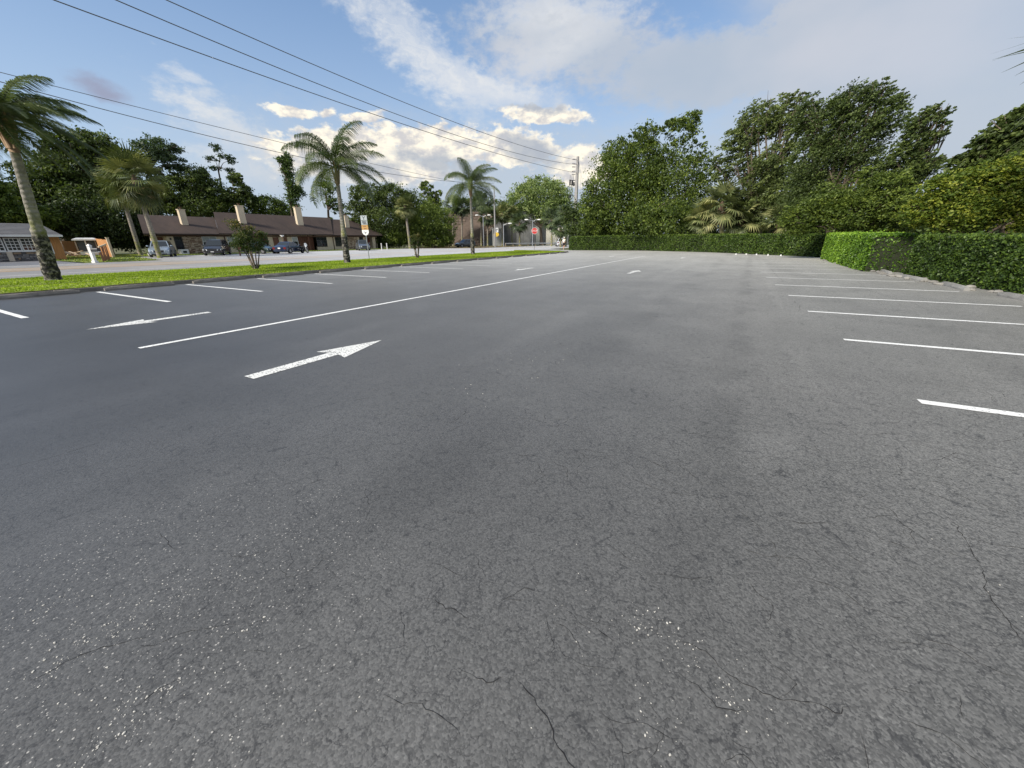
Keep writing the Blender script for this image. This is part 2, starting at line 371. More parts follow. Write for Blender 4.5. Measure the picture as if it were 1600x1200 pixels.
M_LOT = asphalt('lot_asphalt', (.054, .0552, .0575), (.126, .1235, .115))
M_ROAD = asphalt('road_asphalt', (.20, .185, .165), (.20, .185, .165), 0., agg=.5)
M_DRIVE = asphalt('driveway_asphalt', (.10, .10, .105), (.10, .10, .105), 0.)
M_WHITE = paintmat('white_paint', (.80, .80, .77), .41)
M_YELL = paintmat('yellow_paint', (.60, .35, .10), .40)
M_ARROW = paintmat('arrow_paint', (.76, .76, .72), .47)
CONC = mat('concrete', (.34, .32, .29), .85, var=.35, vscale=6, bump=.5, bscale=60)
CONCD = mat('dirty_concrete', (.17, .155, .135), .9, var=.5, vscale=7, bump=.6, bscale=50)
CONCL = mat('pale_concrete', (.42, .42, .40), .85, var=.35, vscale=3, bump=.5, bscale=50)
SOIL = mat('soil', (.09, .07, .045), .95, var=.5, vscale=20, bump=.6, bscale=60)

# ------------------------------------------------------------------ ground and roads
def sheet(name, poly, z, m, parent=None, label=None, kind='structure', div=None):
    b = MB(); b.add([(x, y, z) for x, y in poly], [tuple(range(len(poly)))]); o = b.build(name, m, parent)
    if o.data.polygons[0].normal.z < 0: o.data.flip_normals()
    if kind and not parent: tag(o, label, None, None, kind)
    return o
def ground_mat():
    m = bpy.data.materials.new('ground_cover'); m.use_nodes = True; t = m.node_tree; b = t.nodes['Principled BSDF']
    v = t.nodes.new('ShaderNodeTexCoord').outputs['Object']
    c = mixc(t, mapr(t, noise(t, v, .3, 5), .35, .65), (.07, .10, .02), (.16, .13, .07))
    c = mixc(t, mapr(t, noise(t, v, 5., 5), .4, .7), c, (.05, .06, .02)); t.links.new(c, b.inputs['Base Color']); b.inputs['Roughness'].default_value = .95
    return m
M_GROUND = ground_mat()
sheet('ground', [(-900, -300), (900, -300), (900, 1500), (-900, 1500)], -.06, M_GROUND)
LOTL = -17.75
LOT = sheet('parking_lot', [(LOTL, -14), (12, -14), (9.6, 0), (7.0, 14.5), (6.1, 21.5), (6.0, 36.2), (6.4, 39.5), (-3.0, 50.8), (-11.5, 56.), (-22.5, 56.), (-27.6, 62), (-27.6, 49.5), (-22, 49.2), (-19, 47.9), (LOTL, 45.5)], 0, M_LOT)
ROAD = sheet('road', [(-44.2, -60), (-27.6, -60), (-27.6, 260), (-44.2, 260)], -.004, M_ROAD)
def stripe(name, a, b_, w, m, parent, z=.004):
    a = Vector((*a, 0)); c = Vector((*b_, 0)); d = (c-a).normalized(); n = Vector((-d.y, d.x, 0))*w/2
    L = (c-a).length; mb = MB(); k = max(2, int(L/.35)); pts = []
    for i in range(k+1):
        p = a.lerp(c, i/k); r1 = random.uniform(-.006, .006); r2 = random.uniform(-.006, .006)
        pts.append((p+n*(1+r1/w*2), p-n*(1+r2/w*2)))
    for i in range(k):
        mb.quad((pts[i][1].x, pts[i][1].y, z), (pts[i+1][1].x, pts[i+1][1].y, z), (pts[i+1][0].x, pts[i+1][0].y, z), (pts[i][0].x, pts[i][0].y, z))
    o = mb.build(name, m, parent)
    if o.data.polygons[0].normal.z < 0: o.data.flip_normals()
    return o
# dividing line, stall lines, arrows
stripe('lane_line', (-7.36, 2.06), (-7.36, 37.4), .11, M_WHITE, LOT)
RL = [(1.67, 4.69, 5.9), (1.56, 7.3, 5.75), (1.42, 9.95, 5.6), (1.30, 12.6, 5.5), (1.16, 15.38, 5.45), (1.04, 18.2, 5.3), (.92, 21.0, 5.2), (.82, 23.9, 5.15),
      (.75, 26.6, 5.1), (.7, 29.3, 5.1), (.65, 32.0, 5.1), (.6, 34.7, 5.1)]
for xa, y, xb in [(1.75, 2.0, 6.2)]+RL:
    stripe('stall_line', (xa, y), (xb, y+.09), .11, M_WHITE, LOT)
LLY = [1.97, 4.42, 6.78, 9.28, 11.9, 14.65, 17.4, 20.1, 22.8, 25.5, 28.2, 30.9, 33.6, 36.3, 39.0, 41.7, 44.4]
for y in LLY:
    t_ = (y-2)/42
    stripe('stall_line', (-12.6-.45*t_, y), (-17.35, y-.05), .11, M_WHITE, LOT)
def arrow(x, y, direction, parent=LOT, L=1.95, yaw=0.):
    sw, hw, hl = .13, .29, .85
    pts = [(-sw/2-.03, 0), (sw/2+.03, 0), (sw/2+.03, L-hl), (hw, L-hl-.06), (0, L), (-hw, L-hl-.06), (-sw/2-.03, L-hl)]
    c, s = math.cos(yaw), math.sin(yaw)
    mb = MB(); q = [((px*c-py*s)*1., (px*s+py*c)) for px, py in pts]
    q = [(x+direction*px, y+direction*py, .004) for px, py in q]
    mb.add(q, [(0, 1, 2, 6), (2, 3, 4), (6, 2, 4), (6, 4, 5)])
    o = mb.build('lane_arrow', M_ARROW, parent, fix=False)
    return o
arrow(-4.58, 2.10, 1)
arrow(-9.88, 4.10, -1, yaw=.02)
arrow(-4.15, 17.9, 1, L=2.1); arrow(-9.7, 19.6, -1, L=2.1); arrow(-9.9, 36.9, -1, L=2.1); arrow(-3.9, 33.6, 1, L=2.1)
# road markings
stripe('edge_line', (-30.3, -60), (-30.3, 250), .15, M_WHITE, ROAD, .0)
for xx in (-35.0, -35.3, -38.7, -39.0): stripe('centre_line', (xx, -60), (xx, 250), .13, M_YELL, ROAD, .0)
stripe('edge_line', (-43.5, -60), (-43.5, 250), .15, M_WHITE, ROAD, .0)
M_TURN = asphalt('turn_lane_asphalt', (.31, .235, .155), (.31, .235, .155), 0., agg=.4)
sheet('turn_lane', [(-38.6, -60), (-35.4, -60), (-35.4, 250), (-38.6, 250)], -.0005, M_TURN, ROAD)
# far-side strips: apron in front of the townhouses, driveway of the grey house, yards
sheet('townhouse_forecourt', [(-58.2, 18.5), (-44.2, 16.0), (-44.2, 70), (-58.2, 70)], -.012, M_ROAD)
sheet('driveway', [(-56.5, -25), (-44.2, -25), (-44.2, 11.0), (-56.5, 11.5)], -.008, M_DRIVE)
sheet('side_street', [(-27.6, 49.5), (-27.6, 62), (-22.5, 56.0)], -.006, M_LOT)

M_GRASSB = mat('turf', (.15, .19, .014), .95, var=.35, vscale=5, bump=.6, bscale=60)
M_LAWN = mat('dry_lawn', (.12, .155, .035), .95, var=.5, vscale=2.5, bump=.6, bscale=60)
# grass verge between lot and road with a shallow swale
def verge_z(x, y):
    u = (x+27.5)/9.6
    return .02+.10*max(0, min(1, u))**1.0 - .16*math.exp(-((u-.66)/.09)**2) * (.6+.4*math.sin(y*.7)) + .05*math.exp(-((u-.85)/.1)**2)
def verge():
    mb = MB(); xs = np.linspace(-27.55, -17.95, 34); ys = np.linspace(-14, 49.2, 90)
    def lim(x, y):   # rounded end near the stop sign
        if y > 44.5:
            k = (y-44.5)/4.7; xr = -17.95-9.3*k**1.8; return min(x, xr)
        return x
    vs = [(lim(x, y), y, verge_z(x, y)+random.uniform(-.008, .008)) for y in ys for x in xs]
    n = len(xs); fs = [(j*n+i, j*n+i+1, (j+1)*n+i+1, (j+1)*n+i) for j in range(len(ys)-1) for i in range(n-1)]
    mb.add(vs, fs); o = mb.build('grass_verge', M_GRASSB, smooth=True, fix=False); tag(o, kind='structure')
    # mown blades
    cnt = 110000
    Y = RNG.uniform(-2, 49, cnt)**1.0; X = RNG.uniform(-27.5, -18.0, cnt)
    Xl = np.where(Y > 44.5, -18.0-9.3*np.clip((Y-44.5)/4.7, 0, 1)**1.8, -18.0); k = X < Xl; X = X[k]; Y = Y[k]; n = len(X)
    u = (X+27.5)/9.6
    Z = .02+.10*np.clip(u, 0, 1) - .16*np.exp(-((u-.66)/.09)**2)*(.6+.4*np.sin(Y*.7)) + .05*np.exp(-((u-.85)/.1)**2)
    th = RNG.uniform(0, 2*np.pi, n); h = RNG.uniform(.018, .048, n); w = .022+RNG.uniform(0, .02, n)
    dx = np.cos(th); dy = np.sin(th); lx = RNG.normal(0, .03, n); ly = RNG.normal(0, .03, n)
    V = np.zeros((n, 3, 3)); V[:, 0] = np.stack([X-dx*w, Y-dy*w, Z-.01], 1); V[:, 1] = np.stack([X+dx*w, Y+dy*w, Z-.01], 1); V[:, 2] = np.stack([X+lx, Y+ly, Z+h], 1)
    tint = np.clip(.5+.22*np.sin(X*1.3+np.sin(Y*.5)*2)+RNG.normal(0, .2, n), 0, 1)
    g = np_mesh('mown_grass', V.reshape(-1, 3), 3, leafmat('grass_leaf', (.10, .14, .010), (.165, .235, .014), (.27, .33, .035), .35, .7), tint)
    tag(g, 'bright green mown grass of the verge beside the parking lot', 'grass', kind='stuff')
verge()
# lawn patches
def patch(name, poly, z, n, label, mt=M_LAWN, h=(.04, .12), lm=None):
    o = sheet(name+'_soil', poly, z, mt)
    xs = [p[0] for p in poly]; ys = [p[1] for p in poly]
    X = RNG.uniform(min(xs), max(xs), n); Y = RNG.uniform(min(ys), max(ys), n)
    ins = np.zeros(n, bool); m = len(poly)
    for i in range(m):
        x0, y0 = poly[i]; x1, y1 = poly[(i+1) % m]
        c = ((y0 > Y) != (y1 > Y)) & (X < (x1-x0)*(Y-y0)/((y1-y0) or 1e-9)+x0); ins ^= c
    X = X[ins]; Y = Y[ins]; n = len(X); th = RNG.uniform(0, 6.28, n); w = .05; hh = RNG.uniform(*h, n)
    V = np.zeros((n, 3, 3)); V[:, 0] = np.stack([X-np.cos(th)*w, Y-np.sin(th)*w, X*0+z-.01], 1); V[:, 1] = np.stack([X+np.cos(th)*w, Y+np.sin(th)*w, X*0+z-.01], 1)
    V[:, 2] = np.stack([X+RNG.normal(0, .04, n), Y+RNG.normal(0, .04, n), z+hh], 1)
    g = np_mesh(name, V.reshape(-1, 3), 3, lm or leafmat('lawn_leaf', (.07, .10, .02), (.12, .16, .03), (.22, .22, .07), .3, .8), RNG.uniform(0, 1, n))
    tag(g, label, 'grass', kind='stuff')
patch('lawn_grass', [(-61.9, 19.5), (-58.2, 19.5), (-58.2, 60), (-61.9, 60)], .02, 9000, 'thin lawn strip in front of the brown roofed townhouses')
patch('yard_grass', [(-72, 11.8), (-58.3, 11.6), (-44.4, 11.2), (-44.4, 15.8), (-58.3, 18.4), (-72, 30)], .015, 9000, 'rough yard grass between the wooden fence and the forecourt')
patch('roadside_grass', [(-60, 60), (-44.4, 66), (-44.4, 90), (-75, 90)], .012, 6000, 'brown leaf litter and grass under the trees past the townhouses', SOIL, lm=leafmat('litter_leaf', (.06, .05, .025), (.13, .10, .05), (.2, .17, .08), .1, .9))

# kerb and wheel stops
def kerb_run(pts, w=.15, h=.11, name='kerb', m=CONCD, label=None):
    for i, (a, b_) in enumerate(zip(pts, pts[1:])):
        a = Vector((*a, 0)); c = Vector((*b_, 0)); L = (c-a).length; k = max(1, round(L/3.0)); d = (c-a)/k; n = Vector((-d.y, d.x, 0)).normalized()
        for j in range(k):
            p = a+d*j+d.normalized()*.012; q = a+d*(j+1)-d.normalized()*.012; r = random.uniform(-.015, .015)
            mb = MB(); hh = h+r
            mb.hexa([p-n*w/2, q-n*w/2, q+n*w/2, p+n*w/2], [p-n*(w/2-.02)+Vector((0, 0, hh)), q-n*(w/2-.02)+Vector((0, 0, hh)), q+n*(w/2-.02)+Vector((0, 0, hh)), p+n*(w/2-.02)+Vector((0, 0, hh))])
            mb.build('kerb_stone', m, KERB)
KERB = bpy.data.objects.new('kerb', None); COL.objects.link(KERB); KERB['kind'] = 'structure'
kerb_run([(-17.84, -14), (-17.84, 44.5), (-18.2, 46.2), (-19.6, 47.6), (-22., 48.9), (-25, 49.4), (-27.5, 49.5)])
def wheel_stop_mesh(L=1.83, name='wheel_stop', seed=0):
    rr = random.Random(seed); mb = MB(); prof = [(-.085, 0), (-.08, .045), (-.045, .115), (.045, .115), (.08, .045), (.085, 0)]
    k = 9; vs = []
    for i in range(k+1):
        t = i/k; y = (t-.5)*L; e = 1.0 if 0 < i < k else .78
        for (x, z) in prof: vs.append((x*e+rr.uniform(-.005, .005), y, max(0, z*(e if z > .05 else 1)+rr.uniform(-.006, .003))))
    fs = [(i*6+j, i*6+j+1, (i+1)*6+j+1, (i+1)*6+j) for i in range(k) for j in range(5)]
    fs += [tuple(range(6))[::-1], tuple(range(k*6, k*6+6))]
    fs += [(i*6, (i+1)*6, (i+1)*6+5, i*6+5) for i in range(k)]
    mb.add(vs, fs); return mb
stopm = [wheel_stop_mesh(seed=s) for s in range(3)]
ordn = ['nearest', 'second', 'third', 'fourth', 'fifth', 'sixth', 'seventh', 'eighth', 'ninth', 'tenth', 'eleventh', 'twelfth', 'thirteenth', 'fourteenth', 'fifteenth', 'sixteenth', 'seventeenth', 'eighteenth']
def stops(cs, x, where, mt, grp, jit=.03):
    me = None
    for i, (y, dx) in enumerate(cs):
        if i < 3: o = stopm[i % 3].build('wheel_stop', mt); me = (me or [])+[o.data]
        else: o = link_mesh('wheel_stop', me[i % 3])
        o.location = (x+dx+random.uniform(-jit, jit), y, 0); o.rotation_euler = (0, 0, random.uniform(-jit, jit)*1.3)
        tag(o, f'{ordn[i]} low concrete wheel stop {where}, counted from the camera', 'wheel stop', grp)
mids = [(a+b_)/2 for a, b_ in zip([-.6]+LLY, LLY+[47.1])][:-1]
stops([(y-.1, 0) for y in mids], -17.52, 'along the kerb of the grass verge', CONCD, 'wheel stops along the grass verge')
rmid = [5.9, 8.6, 11.2, 13.9, 16.7, 19.5, 22.4, 25.2, 27.9, 30.6, 33.3]
stops([(y, {5.9: 1.3, 8.6: 1.0, 11.2: .8, 13.9: .48, 16.7: .2, 19.5: .0}.get(y, -.1)) for y in rmid], 5.55, 'at the foot of the right hedge', mat('worn_concrete', (.24, .235, .22), .9, var=.6, vscale=5, bump=.6, bscale=40), 'wheel stops along the right hedge', .06)

fs_me = None
for i_, (px_, py_) in enumerate(((1150, 397.6), (1166, 397.6), (1182, 398.1), (1200, 398.9), (1220, 399.5), (1283, 402.4))):
    q_ = gnd(px_, py_); o = stopm[0].build('wheel_stop', M_WHITE) if fs_me is None else link_mesh('wheel_stop', fs_me); fs_me = o.data; o.location = (q_.x, q_.y, 0); o.rotation_euler = (0, 0, math.atan2(-q_.x, q_.y)); o.scale = (.8, .5, .8)
    tag(o, ['leftmost', 'second from the left', 'third from the left', 'fourth from the left', 'fifth from the left', 'rightmost'][i_]+' of the white painted wheel stops below the far hedge', 'wheel stop', 'white painted wheel stops below the far hedge')
# ------------------------------------------------------------------ foliage
def leaves(centers, sizes, dirs=None, up=.4, aspect=.5, spread=None):
    """diamond leaf polygons at given centres; returns (n*4,3)"""
    n = len(centers)
    if dirs is None:
        d = RNG.normal(size=(n, 3))
    else: d = dirs+RNG.normal(size=(n, 3))*.55
    d /= np.linalg.norm(d, axis=1)[:, None]
    q = RNG.normal(size=(n, 3)); q[:, 2] += up*0; s = np.cross(d, q); s /= np.linalg.norm(s, axis=1)[:, None]+1e-9
    sz = sizes[:, None]
    V = np.zeros((n, 4, 3)); V[:, 0] = centers-d*sz*.5; V[:, 2] = centers+d*sz*.5
    V[:, 1] = centers+s*sz*aspect*.5+d*sz*.05; V[:, 3] = centers-s*sz*aspect*.5+d*sz*.05
    return V.reshape(-1, 3)
def crown_pts(blobs, n, clump=.16, hollow=.45, wind=None, strandk=0.):
    """sub-clumped cloud of leaf centres in a set of ellipsoids. returns pts, clump tint"""
    vol = np.array([b[3]*b[4]*b[5] for b in blobs])**(2/3); vol = vol/vol.sum(); P = []; T = []
    for b, w in zip(blobs, vol):
        c = np.array(b[:3], float); r = np.array(b[3:6], float); m = int(n*w); kc = max(12, int(m/38))
        d = RNG.normal(size=(kc, 3)); d /= np.linalg.norm(d, axis=1)[:, None]
        rad = (hollow+(1-hollow)*RNG.random(kc)**.55)*(1+RNG.normal(0, .07, kc)); cc = c+d*rad[:, None]*r
        cs = clump*.9*np.cbrt(r.prod())*RNG.uniform(.4, 1.7, kc); ct = RNG.random(kc)
        idx = RNG.integers(0, kc, m); q = RNG.normal(size=(m, 3)); q /= (np.linalg.norm(q, axis=1)[:, None]**.15)
        q[:, 2] *= .62
        if wind is not None and strandk:     # plumes that taper towards their windward tips
            tl = RNG.random(m)[:, None]; wd = np.array(wind, float)[None]*np.ones((kc, 1))+RNG.normal(0, .28, (kc, 3)); wd /= np.linalg.norm(wd, axis=1)[:, None]
            p = cc[idx]+q*cs[idx][:, None]*(1.05-.85*tl)*.8+wd[idx]*(tl-.3)*strandk*cs[idx][:, None]*5.5
        else: p = cc[idx]+q*cs[idx][:, None]
        P.append(p); T.append(ct[idx])
    P = np.concatenate(P); T = np.concatenate(T); k = P[:, 2] > .05
    return P[k], T[k]
BARK = mat('bark', (.13, .10, .075), .95, var=.4, vscale=10, bump=.8, bscale=25, stretch=(1, 1, .3))
BARKD = mat('dark_bark', (.06, .05, .04), .95, var=.4, vscale=10, bump=.8, bscale=25)
def tree(name, label, cat, base, blobs, n, leaf, lm, group=None, trunk_r=.25, bark=None, clump=.16, hollow=.45, wind=None, strandk=0., aspect=.5, nb=3, trunkh=.35, bias=.0, spread=.25):
    """blobs in world coords (x,y,z,rx,ry,rz); base on the ground"""
    base = Vector(base); r = thing(name, label, cat, base, group=group)
    L = [(b[0]-base.x, b[1]-base.y, b[2]-base.z, *b[3:6]) for b in blobs]
    P, T = crown_pts(L, n, clump, hollow, wind, strandk)
    sz = leaf*RNG.uniform(.6, 1.35, len(P))
    dirs = None if wind is None else np.tile(np.array(wind, float), (len(P), 1))
    V = leaves(P, sz, dirs, aspect=aspect)
    tint = np.clip(T*.55+RNG.normal(.25+bias, spread*.6, len(P)), 0, 1)
    np_mesh('crown', V, 4, lm, tint, r)
    mb = MB(); big = sorted(L, key=lambda b: -b[3]*b[4]*b[5])
    mid = np.average([b[:3] for b in L], axis=0, weights=[b[3]*b[4]*b[5] for b in L])
    fork = Vector((mid[0]*.35, mid[1]*.35, max(.8, mid[2]*trunkh)))
    mb.tube([(0, 0, -.1), (fork.x*.3+.05, fork.y*.3, fork.z*.4), tuple(fork)], [trunk_r*1.35, trunk_r, trunk_r*.85], 9)
    for b in big[:9]:
        c = Vector(b[:3]); rr = Vector(b[3:6])
        for k in range(nb):
            e = c+Vector((random.uniform(-.6, .6)*rr.x, random.uniform(-.6, .6)*rr.y, random.uniform(.0, .75)*rr.z))
            m1 = fork.lerp(e, .4)+Vector((random.uniform(-.4, .4), random.uniform(-.4, .4), .4)); m2 = fork.lerp(e, .75)+Vector((random.uniform(-.3, .3), random.uniform(-.3, .3), .15))
            mb.tube([tuple(fork-Vector((0, 0, .1))), tuple(m1), tuple(m2), tuple(e)], [trunk_r*.55, trunk_r*.32, trunk_r*.18, trunk_r*.06], 5, cap=False)
            for j in range(2):
                e2 = e+Vector((random.uniform(-.5, .5)*rr.x, random.uniform(-.5, .5)*rr.y, random.uniform(-.2, .4)*rr.z))
                mb.tube([tuple(m2), tuple(m2.lerp(e2, .5)+Vector((0, 0, .15))), tuple(e2)], [trunk_r*.14, trunk_r*.08, trunk_r*.03], 4, cap=False)
    mb.build('trunk', bark or BARK, r, smooth=True, fix=False)
    return r
LM_OAK = leafmat('oak_leaf', (.013, .021, .006), (.034, .050, .012), (.085, .108, .026))
LM_OAKL = leafmat('grove_leaf', (.018, .026, .008), (.046, .062, .018), (.11, .135, .04))
LM_DARK = leafmat('dark_leaf', (.011, .018, .006), (.028, .042, .011), (.068, .092, .022))
LM_MID = leafmat('mid_leaf', (.015, .026, .005), (.046, .068, .011), (.125, .155, .026))
LM_LIGHT = leafmat('light_leaf', (.035, .055, .018), (.085, .12, .035), (.19, .22, .085))
LM_YEL = leafmat('yellowgreen_leaf', (.016, .032, .006), (.058, .085, .011), (.19, .20, .028))
LM_HEDGE = leafmat('hedge_leaf', (.008, .017, .003), (.030, .054, .008), (.090, .130, .019), .2, .5)
LM_HEDGEB = leafmat('bright_hedge_leaf', (.02, .045, .005), (.072, .135, .012), (.19, .28, .03), .25, .45)
LM_PINE = leafmat('pine_leaf', (.012, .020, .012), (.028, .045, .022), (.06, .085, .035))
LM_VINE = leafmat('vine_leaf', (.012, .024, .007), (.032, .055, .014), (.09, .12, .03))
LM_CRAPE = leafmat('crape_leaf', (.015, .028, .008), (.04, .055, .015), (.14, .10, .035))
LM_PALM = leafmat('palm_leaf', (.012, .021, .008), (.036, .053, .018), (.11, .13, .04), .3, .4)
LM_SABAL = leafmat('sabal_leaf', (.022, .031, .012), (.075, .090, .034), (.21, .20, .085), .15, .5)
LM_SABO = leafmat('olive_sabal_leaf', (.018, .025, .008), (.052, .066, .020), (.14, .14, .05), .15, .5)
LM_SABD = leafmat('dark_sabal_leaf', (.012, .020, .010), (.035, .050, .022), (.10, .12, .055), .15, .45)
LM_DEAD = leafmat('dead_frond', (.10, .065, .03), (.22, .15, .08), (.36, .27, .15), .1, .8)

def pblob(px, py, rx, ry, dist, depth=None):
    """ellipsoid whose outline spans rx, ry photo pixels at a given distance"""
    c = at(px, py, dist); e = at(px+rx, py, dist); t = at(px, py-ry, dist)
    r = (e-c).length; h = abs(t.z-c.z); return (c.x, c.y, c.z, r if depth is None else max(r*.6, depth), r if depth is None else max(r*.6, depth), h)

# ---- clipped hedges
def hedge(label, path, heights, thick, dens, leaf, lm, tone=None, group='clipped hedges round the parking lot'):
    """path: foot of the face towards the lot; body lies on its right-hand (outer) side"""
    r = thing('hedge', label, 'hedge', (path[0][0], path[0][1], 0), group=group); O = np.array([path[0][0], path[0][1], 0])
    P = []; core = MB()
    for i in range(len(path)-1):
        a = np.array([*path[i], 0.])-O; b = np.array([*path[i+1], 0.])-O; L = np.linalg.norm(b-a); d = (b-a)/L; nrm = np.array([-d[1], d[0], 0])
        h0, h1 = heights[i], heights[i+1]; ins = .10
        A = a+nrm*ins; B_ = b+nrm*ins; C_ = b+nrm*(thick-ins); D_ = a+nrm*(thick-ins)
        core.hexa([tuple(A), tuple(B_), tuple(C_), tuple(D_)], [tuple(A+[0, 0, h0-ins]), tuple(B_+[0, 0, h1-ins]), tuple(C_+[0, 0, h1-ins]), tuple(D_+[0, 0, h0-ins])])
        m = int(dens*L*max(h0, h1)); t = RNG.random(m); u = RNG.random(m)**.92; h = h0+(h1-h0)*t
        depth = np.abs(RNG.normal(0, .055, m))-.025+.03*np.sin(t*L*2.1+u*3)+.03*np.sin(t*L*5.3-u*6)
        P.append(a+np.outer(t*L, d)+np.outer(depth, nrm)+np.stack([t*0, t*0, .02+u*(h-.02)], 1))
        m = int(dens*L*thick); t = RNG.random(m); u = RNG.random(m); h = h0+(h1-h0)*t
        P.append(a+np.outer(t*L, d)+np.outer(u*thick, nrm)+np.stack([t*0, t*0, h+RNG.normal(0, .022, m)+.02*np.sin(t*L*1.7)+.01*np.sin(t*L*7)], 1))
        for end, pt, hh, on in ((-1, a, h0, i == 0), (1, b, h1, i == len(path)-2)):
            if on:
                m = int(dens*thick*hh*1.1); u = RNG.random(m); w = RNG.random(m)
                P.append(pt+np.outer(np.abs(RNG.normal(0, .06, m))*end*-1+.02*end, d)+np.outer(u*thick, nrm)+np.stack([u*0, u*0, w*hh], 1))
    core.build('branches', mat('hedge_core', (.018, .022, .010), 1.), r)
    for k in range(int(sum(np.hypot(*(np.array(path[i+1])-path[i])) for i in range(len(path)-1))*1.6)):   # stray shoots
        i = RNG.integers(0, len(path)-1); t = RNG.random(); a = np.array([*path[i], 0.])-O; b = np.array([*path[i+1], 0.])-O; d = (b-a)/np.linalg.norm(b-a); nrm = np.array([-d[1], d[0], 0]); h = heights[i]+(heights[i+1]-heights[i])*t
        c = a+(b-a)*t+nrm*RNG.uniform(0, .8)*thick+np.array([0, 0, h]); g_ = RNG.normal(0, .5, 3); g_[2] = 1; L_ = RNG.uniform(.06, .22); q_ = RNG.random(9)
        P.append(c+np.outer(q_*L_, g_)+RNG.normal(0, .015, (9, 3)))
    P = np.concatenate(P); V = leaves(P, leaf*RNG.uniform(.6, 1.4, len(P)), aspect=.62)
    s = np.sin(P[:, 0]*1.1+P[:, 1]*.8)*.5+np.sin(P[:, 1]*2.7+P[:, 2]*3)*.5
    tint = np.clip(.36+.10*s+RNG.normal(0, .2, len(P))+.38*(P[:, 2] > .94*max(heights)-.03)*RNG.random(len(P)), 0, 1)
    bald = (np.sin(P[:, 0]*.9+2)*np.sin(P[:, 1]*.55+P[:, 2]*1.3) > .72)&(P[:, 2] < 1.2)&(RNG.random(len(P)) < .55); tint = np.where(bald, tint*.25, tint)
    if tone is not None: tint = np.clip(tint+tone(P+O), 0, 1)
    np_mesh('foliage', V, 4, lm, tint, r); return r
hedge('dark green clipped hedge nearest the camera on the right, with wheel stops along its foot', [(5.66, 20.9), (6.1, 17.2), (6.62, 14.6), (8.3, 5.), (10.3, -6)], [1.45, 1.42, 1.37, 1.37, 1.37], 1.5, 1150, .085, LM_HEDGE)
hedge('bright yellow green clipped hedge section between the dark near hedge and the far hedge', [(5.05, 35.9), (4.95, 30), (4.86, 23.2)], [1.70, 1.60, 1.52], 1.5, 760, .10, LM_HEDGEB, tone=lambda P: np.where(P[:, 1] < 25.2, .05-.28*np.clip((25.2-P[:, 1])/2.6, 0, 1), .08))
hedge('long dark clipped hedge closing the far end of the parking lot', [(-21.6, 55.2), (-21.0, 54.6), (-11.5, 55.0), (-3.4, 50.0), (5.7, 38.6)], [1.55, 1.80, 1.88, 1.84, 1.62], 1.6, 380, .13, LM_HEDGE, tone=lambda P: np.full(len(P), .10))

# ---- trees right of the hedges
g1 = 'trees growing behind the hedges'
def wv(a, b_=0, c=0): # world vector for image-right at the middle of the frame
    return (math.cos(YAW)*a, math.sin(YAW)*a, c)
WIND = wv(1, 0, .45)
D = 62
tree('broadleaf_tree', 'wide bushy tree with ragged top behind the far hedge, left of the fan palms', 'tree', on_ground(1015, D),
     [pblob(985, 320, 70, 62, D), pblob(950, 300, 34, 70, D-2), pblob(1045, 305, 62, 70, D), pblob(1000, 262, 48, 44, D), pblob(968, 240, 30, 26, D), pblob(1010, 215, 26, 22, D),
      pblob(1065, 205, 24, 26, D), pblob(1078, 188, 18, 18, D), pblob(1045, 196, 14, 12, D), pblob(1090, 235, 14, 24, D), pblob(1098, 300, 22, 60, D), pblob(928, 335, 26, 44, D-2), pblob(1030, 345, 75, 32, D-4)],
     78000, .31, LM_MID, g1, .4, clump=.15, hollow=.5, bias=-.10)
D = 54
tree('broadleaf_tree', 'tall airy tree with sky showing through its crown, right of the bushy tree', 'tree', on_ground(1185, D),
     [pblob(1180, 195, 36, 38, D), pblob(1150, 225, 30, 34, D), pblob(1215, 180, 30, 36, D), pblob(1235, 215, 26, 46, D), pblob(1190, 265, 50, 40, D), pblob(1130, 262, 22, 26, D), pblob(1225, 300, 50, 44, D), pblob(1165, 325, 52, 40, D), pblob(1245, 160, 18, 20, D)],
     50000, .24, LM_OAKL, g1, .35, clump=.12, hollow=.2, wind=WIND, strandk=.75, bias=0.05)
D = 44
tree('broadleaf_tree', 'dense dark windswept tree, tallest behind the bright hedge section', 'tree', on_ground(1300, D),
     [pblob(1290, 200, 42, 42, D), pblob(1330, 165, 40, 34, D), pblob(1365, 150, 24, 24, D), pblob(1385, 185, 34, 34, D), pblob(1330, 225, 50, 44, D), pblob(1270, 260, 44, 50, D), pblob(1345, 262, 40, 30, D), pblob(1260, 180, 24, 34, D), pblob(1400, 155, 20, 16, D), pblob(1265, 320, 50, 46, D)],
     84000, .16, LM_DARK, g1, .35, clump=.14, hollow=.35, wind=WIND, strandk=.7, bias=0.05)
tree('broadleaf_tree', 'thin windblown tree with open branches beside the densest dark tree', 'tree', on_ground(1395, D),
     [pblob(1435, 195, 30, 24, D-3), pblob(1465, 178, 22, 18, D-3), pblob(1420, 230, 36, 26, D-3), pblob(1450, 215, 24, 18, D-3), pblob(1400, 270, 50, 24, D-3), pblob(1475, 200, 12, 14, D-3), pblob(1440, 262, 40, 22, D-3)],
     20000, .17, LM_OAK, g1, .22, clump=.14, hollow=.1, wind=WIND, strandk=.8, nb=5)
D = 36
tree('broadleaf_shrub', 'mid green spreading shrub over the bright hedge section', 'shrub', on_ground(1330, D),
     [pblob(1335, 330, 62, 40, D), pblob(1375, 300, 42, 30, D), pblob(1285, 320, 36, 30, D), pblob(1250, 345, 34, 24, D), pblob(1395, 335, 40, 36, D), pblob(1350, 275, 18, 12, D)],
     52000, .15, LM_MID, g1, .14, clump=.17, hollow=.5, wind=wv(1, 0, .1), strandk=.6, bias=-.05)
D = 23.5
